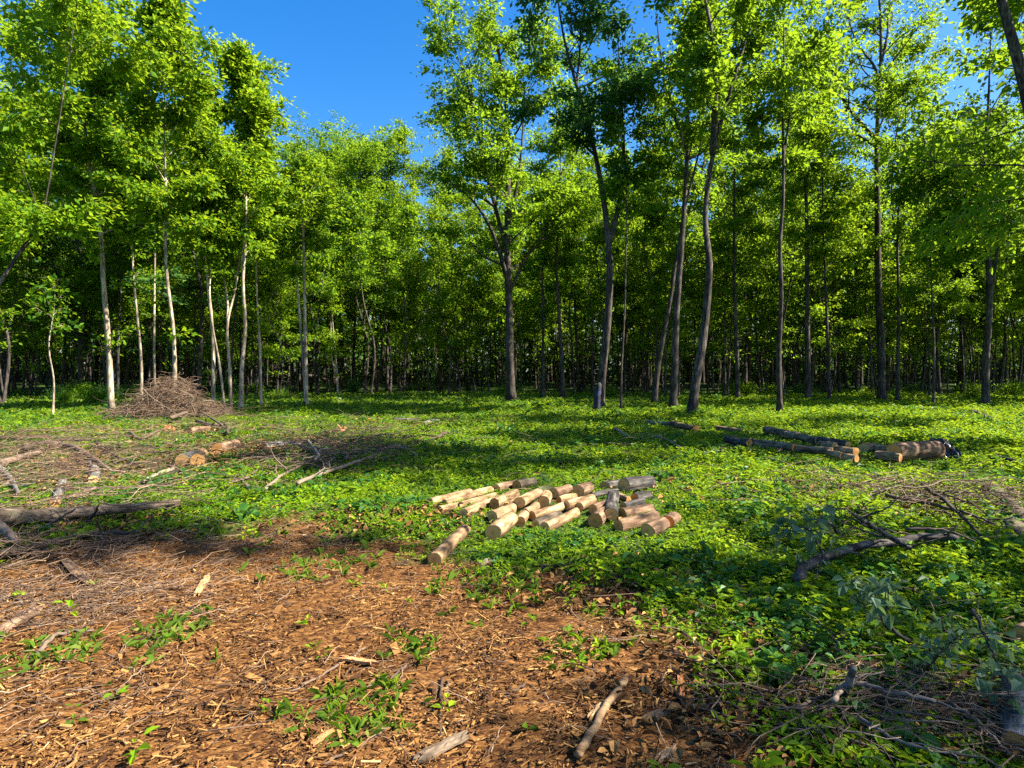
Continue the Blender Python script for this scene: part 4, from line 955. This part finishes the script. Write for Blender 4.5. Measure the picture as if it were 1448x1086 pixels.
# ------------------------------------------------------------------ logs
LOGS = []
def logdist(x, y):
    d = np.full(np.shape(x), 9.)
    for a, b, r in LOGS:
        v = b - a; t = np.clip(((x - a[0]) * v[0] + (y - a[1]) * v[1]) / (v @ v), 0, 1)
        d = np.minimum(d, np.hypot(x - a[0] - t * v[0], y - a[1] - t * v[1]) - r)
    return d
def log(A, B, dpx, label, bark='log_pale', seed=0, group='logs', h=0.0, taper=.93, hB=None, bow=.012, name='log', cutm='cut', sides=16):
    """A, B: pixels of the middle of the near and the far cut; dpx: thickness in pixels; h: height of its underside"""
    rs = np.random.RandomState(seed + 1000)
    a0 = G(*A); d = math.hypot(a0[0], a0[1]); r = dpx * d / F / 2
    a = G(A[0], A[1], r + h); r = dpx * math.hypot(a[0], a[1]) / F / 2
    a = G(A[0], A[1], r * .9 + h); b = G(B[0], B[1], r * .9 + (h if hB is None else hB))
    a[2] -= r * .12; b[2] -= r * .12
    LOGS.append((a[:2].copy(), b[:2].copy(), r))
    L = float(np.linalg.norm(b - a)); dv = Vector(b - a).normalized()
    root = thing(name, a, label, name.replace('_', ' '), group)
    root.rotation_mode = 'QUATERNION'; root.rotation_quaternion = dv.to_track_quat('X', 'Z')
    k = max(7, int(L / .09)); t = np.linspace(0, 1, k)
    bw = rs.normal(0, bow, 2); pts = np.stack([t * L, bw[0] * np.sin(math.pi * t) * L, bw[1] * np.sin(math.pi * t) * L], 1)
    rad = r * (1 + (taper - 1) * t) * (1 + .03 * np.sin(t * 9 + rs.uniform(0, 6)))
    th = np.arange(sides) * 2 * math.pi / sides
    prof = 1 + .05 * np.cos(2 * th + rs.uniform(0, 6)) + .03 * np.cos(3 * th + rs.uniform(0, 6))
    wob = 1 + .03 * rs.normal(0, 1, (k, sides))
    rr = rad[:, None] * prof[None] * wob
    tilt = [rs.normal(0, .09), rs.normal(0, .09)]
    V = np.stack([np.repeat(pts[:, 0:1], sides, 1), pts[:, 1:2] + rr * np.cos(th), pts[:, 2:3] + rr * np.sin(th)], -1)
    for c, s_ in ((0, tilt[0]), (k - 1, tilt[1])): V[c, :, 0] += s_ * (V[c, :, 1])
    i = np.arange(k - 1)[:, None] * sides; j = np.arange(sides)[None]; j2 = (j + 1) % sides
    q = np.stack([i + j, i + j2, i + sides + j2, i + sides + j], -1).reshape(-1, 4)[:, ::-1]
    add('bark', mesh_np('bark', V.reshape(-1, 3), q.ravel(), np.arange(len(q)) * 4, M[bark], smooth=True), root)
    for c, sg in ((0, -1), (k - 1, 1)):
        ring = V[c] * 1.0; ctr = ring.mean(0)
        inn = ctr + (ring - ctr) * .93; inn[:, 0] += sg * .003
        co = np.vstack([ring - ctr, inn - ctr, [[sg * .004, 0, 0]]])
        f = []
        for u in range(sides):
            w = (u + 1) % sides
            f += [[u, w, sides + w, sides + u] if sg > 0 else [u, sides + u, sides + w, w]]
        tri = [[sides + u, sides + (u + 1) % sides, 2 * sides] if sg > 0 else [sides + (u + 1) % sides, sides + u, 2 * sides] for u in range(sides)]
        loops = np.concatenate([np.array(f).ravel(), np.array(tri).ravel()]); starts = np.concatenate([np.arange(sides) * 4, 4 * sides + np.arange(sides) * 3])
        mi = np.concatenate([np.ones(sides, int), np.zeros(sides, int)])
        e = add('cut_end', mesh_np('cut_end', co, loops, starts, [M[cutm], M[bark]], mat_idx=mi), root); e.location = ctr
    return root

LP = 'cut logs in the pile at the middle of the clearing'
PL = [((103, 252), (305, 200), 38, 'pale log at the far left of the pile, uppermost of the four long ones', 'log_pale', 0),
 ((178, 258), (415, 188), 38, 'long pale log, second from the left in the pile, ending furthest back', 'log_pale', 0),
 ((150, 292), (432, 218), 40, 'long pale log, third in the left bundle, behind a weed', 'log_pale', 0),
 ((275, 308), (425, 245), 46, 'pale log lowest of the left bundle', 'log_pale', 0),
 ((432, 258), (542, 208), 52, 'pale log behind the short stout log left of the middle', 'log_pale', .02),
 ((422, 325), (545, 268), 58, 'pale log directly behind the big short log at the front of the pile', 'log_pale', 0),
 ((425, 405), (512, 335), 84, 'thickest short pale log at the front left of the pile', 'log_pale', 0),
 ((562, 252), (655, 205), 54, 'tan log resting on others at the middle of the pile', 'log_pale', .08),
 ((684, 250), (700, 215), 58, 'short log whose round orange cut faces the viewer mid pile', 'log_pale', .04),
 ((735, 203), (815, 182), 50, 'dark sided log with orange end at the back of the pile', 'log_brown', .04),
 ((862, 192), (915, 175), 60, 'stubby log at the back of the pile, round cut end, left of the dark ones', 'log_brown', .06),
 ((762, 242), (848, 225), 38, 'small tan log between the orange ended ones', 'log_pale', .05),
 ((560, 352), (582, 318), 58, 'short log with dark end wedged right of the thickest log', 'log_pale', 0),
 ((588, 306), (645, 268), 44, 'pale log piece behind the short wedged one', 'log_pale', .02),
 ((626, 320), (795, 268), 44, 'long straight pale log through the middle of the pile', 'log_pale', .02),
 ((800, 268), (935, 232), 44, 'pale log continuing the long straight one to the back right', 'log_pale', .04),
 ((640, 365), (760, 315), 46, 'greyish log at the front middle of the pile, left of a pale twin', 'log_moss', 0),
 ((690, 380), (850, 302), 50, 'pale log at the front middle of the pile, right one of the pair', 'log_pale', 0),
 ((866, 275), (938, 245), 46, 'short pale log tucked behind the round orange end', 'log_pale', .02),
 ((936, 288), (1000, 262), 50, 'short log with bright orange end left of the dark split log', 'log_brown', .02),
 ((948, 347), (990, 308), 74, 'short thick log with a large round cut end, front right of the middle', 'log_brown', 0),
 ((1030, 310), (1042, 215), 66, 'dark grey furrowed log pointing straight away', 'log_dark', .04),
 ((1085, 312), (1232, 282), 54, 'brown log with tan end lying right of the dark furrowed log', 'log_brown', 0),
 ((1066, 372), (1255, 325), 64, 'long reddish brown log at the lower right of the pile', 'log_brown', 0),
 ((1215, 397), (1300, 358), 72, 'thick brown log nearest at the right end of the pile', 'log_brown', 0),
 ((1318, 352), (1352, 330), 66, 'short brown log at the extreme right end of the pile', 'log_brown', 0),
 ((995, 170), (1075, 155), 50, 'dark log at the back of the pile beside the biggest dark block', 'log_dark', 0),
 ((1095, 165), (1232, 150), 80, 'biggest almost black log at the back right of the pile', 'log_dark', 0),
 ((932, 218), (1062, 196), 26, 'thin dark pole lying across the back of the pile', 'log_dark', .06),
 ((1070, 222), (1118, 240), 34, 'small pale chunk between dark logs', 'log_pale', .02),
 ((1090, 272), (1190, 246), 40, 'dark slim log behind the brown log with tan end', 'log_dark', .03),
 ((1150, 232), (1222, 218), 50, 'dark stubby log below the biggest black one', 'log_dark', .0),
 ((440, 182), (525, 162), 46, 'tan log at the upper left back of the pile', 'log_brown', 0),
 ((545, 168), (632, 148), 54, 'dark knotty mossy log at the upper back of the pile', 'log_moss', 0),
 ((652, 192), (722, 180), 36, 'slim greenish log at the back middle of the pile', 'log_moss', 0),
 ((125, 543), (280, 392), 68, 'lone pale log lying at front left of the pile, half on the chips', 'log_pale', 0)]
for i, (a, b, d, lab, bk, h) in enumerate(PL):
    log(c3(*a), c3(*b), d / 3.62 * 1.12, lab, bk, seed=i * 7, group=LP, h=h)
RP = 'cut logs in the row at right'
RL = [((155, 160), (238, 166), 11, 'slim grey pole at the far left end of the log row', 'log_grey'),
 ((242, 167), (325, 182), 20, 'log with orange cut end at the far left of the row', 'log_brown'),
 ((395, 180), (482, 192), 15, 'thin log in the grass at the upper left of the row', 'log_brown'),
 ((565, 186), (672, 206), 22, 'grey log at the upper middle of the row, left of two', 'log_old'),
 ((625, 202), (742, 224), 22, 'grey log at the upper middle of the row, right of two', 'log_old'),
 ((735, 222), (845, 238), 22, 'dark log end at the back of the row', 'log_dark'),
 ((428, 220), (508, 232), 25, 'dark log in front at the left of the row', 'log_dark'),
 ((500, 228), (662, 248), 25, 'long grey log in front middle of the row', 'log_old'),
 ((664, 250), (792, 258), 22, 'log continuing the long grey front log', 'log_old'),
 ((800, 241), (748, 235), 20, 'small log with pinkish cut end facing right', 'log_pale'),
 ((872, 262), (806, 252), 26, 'pale barked log left of the gap in the row', 'log_pale'),
 ((825, 276), (778, 266), 20, 'short log with tan end in the lower middle of the row', 'log_pale'),
 ((875, 286), (828, 278), 22, 'lowest short pale log of the row', 'log_pale'),
 ((898, 250), (932, 248), 34, 'short thick pinkish log right of the gap', 'log_pale'),
 ((1000, 262), (932, 250), 32, 'reddish log leaning against the big dark log', 'log_pale'),
 ((1025, 284), (942, 272), 25, 'low tan log in front of the big dark log', 'log_pale'),
 ((1150, 256), (1002, 262), 52, 'big dark brown log with a pale cut end facing right', 'log_brown')]
for i, (a, b, d, lab, bk) in enumerate(RL):
    log(c4(*a), c4(*b), d / 2.421 * 1.05, lab, bk, seed=300 + i * 5, group=RP, h=.07 if d < 30 else .03)
LL = 'cut logs in the grass at left'
log(c1(1065, 500), c1(1135, 472), 19, 'left of two short touching logs with cut ends, in the left grass', 'log_grey', 401, LL)
log(c1(1155, 500), c1(1180, 462), 18, 'right of two short touching logs, its round end facing the viewer', 'log_pale', 402, LL)
log(c1(1268, 432), c1(1380, 405), 15, 'lone short log with orange end beyond the two touching logs', 'log_brown', 403, LL)
log(c1(1100, 330), c1(1215, 318), 12, 'short tan log near the right foot of the twig heap', 'log_brown', 404, LL)
log(c1(545, 610), c1(525, 505), 11, 'bluish grey log piece pointing away in the left brush', 'log_grey', 405, LL)
log(c1(325, 745), c1(365, 620), 11, 'grey log piece with a pale cut end, lowest in the left brush', 'log_grey', 406, LL)
log(c2(300, 425), c2(410, 405), 12, 'grey log half hidden by grass left of the middle brush', 'log_grey', 407, LL)
log(c2(410, 408), c2(520, 412), 10, 'slim grey log touching the half hidden one', 'log_grey', 408, LL)
log(c2(1060, 262), c2(1200, 262), 6, 'flat grey log far back in the sunlit grass', 'log_dark', 409, LL)
log(c2(1230, 290), c2(1335, 268), 6, 'grey pole far back beside the flat log', 'log_grey', 410, LL)
log(c8(1040, 1000), c8(1030, 760), 34, 'near log with pale bark and orange end at the lower right border', 'log_grey', 411, 'logs at the right border')
log(c8(1060, 590), c8(1120, 540), 26, 'cut log end just showing at the right border', 'log_brown', 412, 'logs at the right border')

# upright stump behind the big dark log, split stump of orange wood, bark slabs and boards
def stump(px, w, hpx, label, seed, m='log_brown'):
    g = G(*px); d = g[1]; r = w * d / F / 2; H = hpx * d / F; rs = np.random.RandomState(seed)
    t = thing('stump', g, label, 'stump'); mb = MB()
    mb.tube([[0, 0, -.05], [0, 0, H * .4], [0, 0, H]], [r * 1.25, r * 1.05, r], 14, bump=.05, rs=rs, cap1=False)
    add('bark', mb.mesh('bark', M[m]), t)
    mc = MB(); mc.tube([[0, 0, -.01], [0, 0, .004]], [r * .985, r * .93], 14); e = add('cut_end', mc.mesh('cut_end', M['cut'], smooth=False), t); e.location = (0, 0, H)
stump(c4(1010, 225), 8, 9, 'small upright stump behind the big dark log', 1)

def splinters(px, n, w, h, label, seed):
    g = G(*px); rs = np.random.RandomState(seed); d = g[1]; W_, H_ = w * d / F, h * d / F
    mb = MB()
    for k in range(n):
        x, y = rs.uniform(-.5, .5) * W_, rs.uniform(-.25, .25) * W_; hh = H_ * rs.uniform(.4, 1) * (1 - abs(x) / W_)
        mb.tube([[x, y, -.04], [x + rs.normal(0, .03), y + rs.normal(0, .03), hh * .6], [x + rs.normal(0, .06), y, hh]], [W_ * .09, W_ * .075, W_ * .02], 5, bump=.15, rs=rs)
    mb.tube([[0, 0, -.05], [0, 0, H_ * .4]], [W_ * .42, W_ * .34], 12, bump=.1, rs=rs)
    add('splintered_stump', mb.mesh('splintered_stump', M['orange'], smooth=False), None, g, label, 'stump')
splinters(c2(745, 345), 12, 24, 16, 'splintered orange stump behind the middle brush', 3)
splinters(c1(985, 335), 10, 24, 15, 'low splintered orange wood in front of the twig heap', 4)
splinters(c2(835, 325), 6, 12, 11, 'small splintered orange wood right of the larger orange stump', 5)

def slab(pa, pb, w, label, name='bark_piece', m='log_brown', thick=.015, seed=0, curve=.3):
    """a flat curved piece lying between two pixels"""
    rs = np.random.RandomState(seed + 50); a = G(*pa, .02); b = G(*pb, .02); L = np.linalg.norm(b - a); wd = w * np.linalg.norm(a[:2]) / F
    nx, ny = 12, 6; V = []
    for s in (1, 0):
        for i in range(nx):
            for j in range(ny):
                u = i / (nx - 1); v = j / (ny - 1) - .5
                ww = wd * (1 - .25 * abs(2 * u - 1) ** 3) * (1 + .12 * math.sin(7 * u + seed))
                V.append([u * L + .03 * math.sin(v * 9 + seed) * (i in (0, nx - 1)) + rs.normal(0, .003), v * ww, .012 + (0 if s else -thick) + curve * wd * (.25 - v * v) + rs.normal(0, .0018)])
    V = np.array(V); f = []
    N = nx * ny
    for i in range(nx - 1):
        for j in range(ny - 1):
            p = i * ny + j; f.append([p, p + ny, p + ny + 1, p + 1]); f.append([N + p, N + p + 1, N + p + ny + 1, N + p + ny])
    for i in range(nx - 1):
        for j in (0, ny - 1):
            p = i * ny + j; q = [p, N + p, N + p + ny, p + ny]; f.append(q if j == 0 else q[::-1])
    for j in range(ny - 1):
        for i in (0, nx - 1):
            p = i * ny + j; q = [p, p + 1, N + p + 1, N + p]; f.append(q if i == 0 else q[::-1])
    o = add(name, mesh_np(name, V, np.array(f).ravel(), np.arange(len(f)) * 4, M[m], smooth=False), None, a, label, name.replace('_', ' '))
    o.rotation_mode = 'QUATERNION'; o.rotation_quaternion = Vector(b - a).to_track_quat('X', 'Z')
slab(c6(865, 1045), c6(1085, 925), 22, 'grey brown bark slab in the near foreground', m='log_old', seed=1)
slab(c6(480, 540), c6(640, 562), 9, 'flat orange bark flake on the chips', m='orange', seed=2, curve=.1)
slab(c5(0, 520), c5(200, 392), 19, 'old weathered board at the left border', 'board', 'log_brown', seed=3, curve=.02)
slab(c5(325, 150), c5(452, 272), 11, 'narrow weathered board end on the chips at left', 'board', 'log_brown', seed=4, curve=.02)
slab(c7(925, 600), c7(945, 755), 7, 'reddish narrow strip of wood on the chips', 'wood_strip', 'orange', seed=5, curve=.05)
slab(c7(760, 850), c7(840, 810), 15, 'square tan bark chip right of the smooth stick', m='log_pale', seed=6, curve=.1)
slab(c7(835, 1040), c7(890, 1000), 12, 'tan bark chip low in the foreground right of the smooth stick', m='log_pale', seed=7, curve=.1)
slab(c7(485, 825), c7(535, 775), 8, 'small tan bark chip left of the smooth stick', m='log_pale', seed=8, curve=.1)
slab(c5(1005, 330), c5(1065, 235), 9, 'orange bark sliver upright on the sunlit chips', m='orange', seed=9, curve=.2)
slab(c6(345, 955), c6(410, 915), 8, 'orange bark flake below the leafy tuft', m='orange', seed=10, curve=.2)

# black plastic sheet by the log row, blue bundle at the forked tree
def sheet():
    a = G(*c4(1165, 292)); b = G(*c4(1285, 298)); rs = np.random.RandomState(9); L = float(b[0] - a[0]); D = .9
    n, m_ = 34, 20
    U, Vv = np.meshgrid(np.linspace(0, 1, n), np.linspace(0, 1, m_), indexing='ij')
    Z = .30 * (np.sin(math.pi * U) ** .6) * (np.sin(math.pi * Vv) ** .6) * (1 + .3 * nz(U * 3, Vv * 3, 1.2, 4)) + .035 * nz(U * 6, Vv * 6, 1.1, 14) + .03
    X = U * L + .05 * nz(U * 2, Vv * 4, 1, 7); Y = Vv * D + .06 * nz(U * 4, Vv * 2, 1, 21)
    top = np.stack([X, Y, np.maximum(Z, .01)], -1).reshape(-1, 3); bot = top - [0, 0, .006]
    i = (np.arange(n - 1)[:, None] * m_ + np.arange(m_ - 1)[None]).ravel(); N = n * m_
    f = np.concatenate([np.stack([i, i + m_, i + m_ + 1, i + 1], 1), np.stack([i, i + 1, i + m_ + 1, i + m_], 1) + N])
    m, nn, l = mat('black_plastic'); p = nn.new("ShaderNodeBsdfPrincipled"); p.inputs['Base Color'].default_value = (.012, .013, .016, 1); p.inputs['Roughness'].default_value = .28
    o = nn.new("ShaderNodeOutputMaterial"); l.new(p.outputs[0], o.inputs[0])
    add('plastic_sheet', mesh_np('plastic_sheet', np.vstack([top, bot]), f.ravel(), np.arange(len(f)) * 4, m, smooth=True), None, a, 'crumpled black plastic sheet on the grass right of the big dark log', 'plastic sheet')
sheet()
def bundle():
    g = G(844, 584) ; rs = np.random.RandomState(12)
    m, nn, l = mat('blue_cloth'); p = nn.new("ShaderNodeBsdfPrincipled"); p.inputs['Roughness'].default_value = .8
    tc = nn.new("ShaderNodeTexCoord"); a = nn.new("ShaderNodeTexNoise"); a.inputs['Scale'].default_value = 7; l.new(tc.outputs['Object'], a.inputs['Vector'])
    r = ramp(nn, [(.5, (.008, .008, .012)), (.7, (.018, .028, .10))]); l.new(a.outputs[0], r.inputs[0]); l.new(r.outputs[0], p.inputs['Base Color'])
    o = nn.new("ShaderNodeOutputMaterial"); l.new(p.outputs[0], o.inputs[0])
    mb = MB(); d = g[1]; s = d / F
    pts = np.array([[0, 0, 0], [0, 0, 12 * s], [1 * s, 0, 26 * s], [3 * s, .02, 38 * s], [4 * s, .02, 43 * s]])
    mb.tube(crom(pts, 14), np.interp(np.linspace(0, 1, 14), [0, .3, .6, .85, 1], np.array([4.5, 5, 4.2, 3.6, 1.0]) * s), 12, bump=.14, rs=rs)
    add('cloth_bundle', mb.mesh('cloth_bundle', m), None, g, 'dark, slightly blue bundle leaning against the foot of the forked tree', 'bundle')
bundle()

def dead_leaves():
    rs = np.random.RandomState(660); C = []
    for px, py, n, sx, sy in [(60, 660, 3200, 1.7, 1.5), (200, 615, 1600, 2.2, 1.1), (470, 635, 2000, 1.2, 1.5), (330, 640, 1200, 1.5, 1.2), (40, 745, 1200, .8, .4), (1340, 722, 2200, 1.0, .7), (1250, 1010, 1000, .45, .25), (1120, 980, 900, .4, .4), (1050, 690, 500, 1, .8), (560, 735, 500, .6, .4), (620, 600, 500, 2, .8), (900, 830, 500, .5, .3)]:
        g = G(px, py); C.append(np.stack([rs.normal(g[0], sx, n), rs.normal(g[1], sy, n)], 1))
    C = np.vstack(C); C = C[C[:, 1] > 2.1]; n = len(C)
    az = rs.uniform(0, 6.28, n); el = rs.normal(.1, .3, n)
    ax = np.stack([np.cos(az) * np.cos(el), np.sin(az) * np.cos(el), np.sin(el)], 1)
    c = np.stack([C[:, 0], C[:, 1], hgt(C[:, 0], C[:, 1]) + rs.uniform(.012, .05, n) * (1 + .06 * C[:, 1])], 1)
    L = (.05 + .003 * C[:, 1]) * rs.uniform(.5, 1.4, n)
    a = leaf_arrays(c, ax, norm(rs.normal(0, .35, (n, 3)) + [0, 0, 1]), L, L * rs.uniform(.3, .65, n), rs.uniform(0, .85, n), True, .3)
    joinleaf('dead_leaves', [a], M['chips'], 'brown dead leaves and bark crumbs among the brush', 'dead leaves')
dead_leaves()
ground_cover()
weeds()
grass()
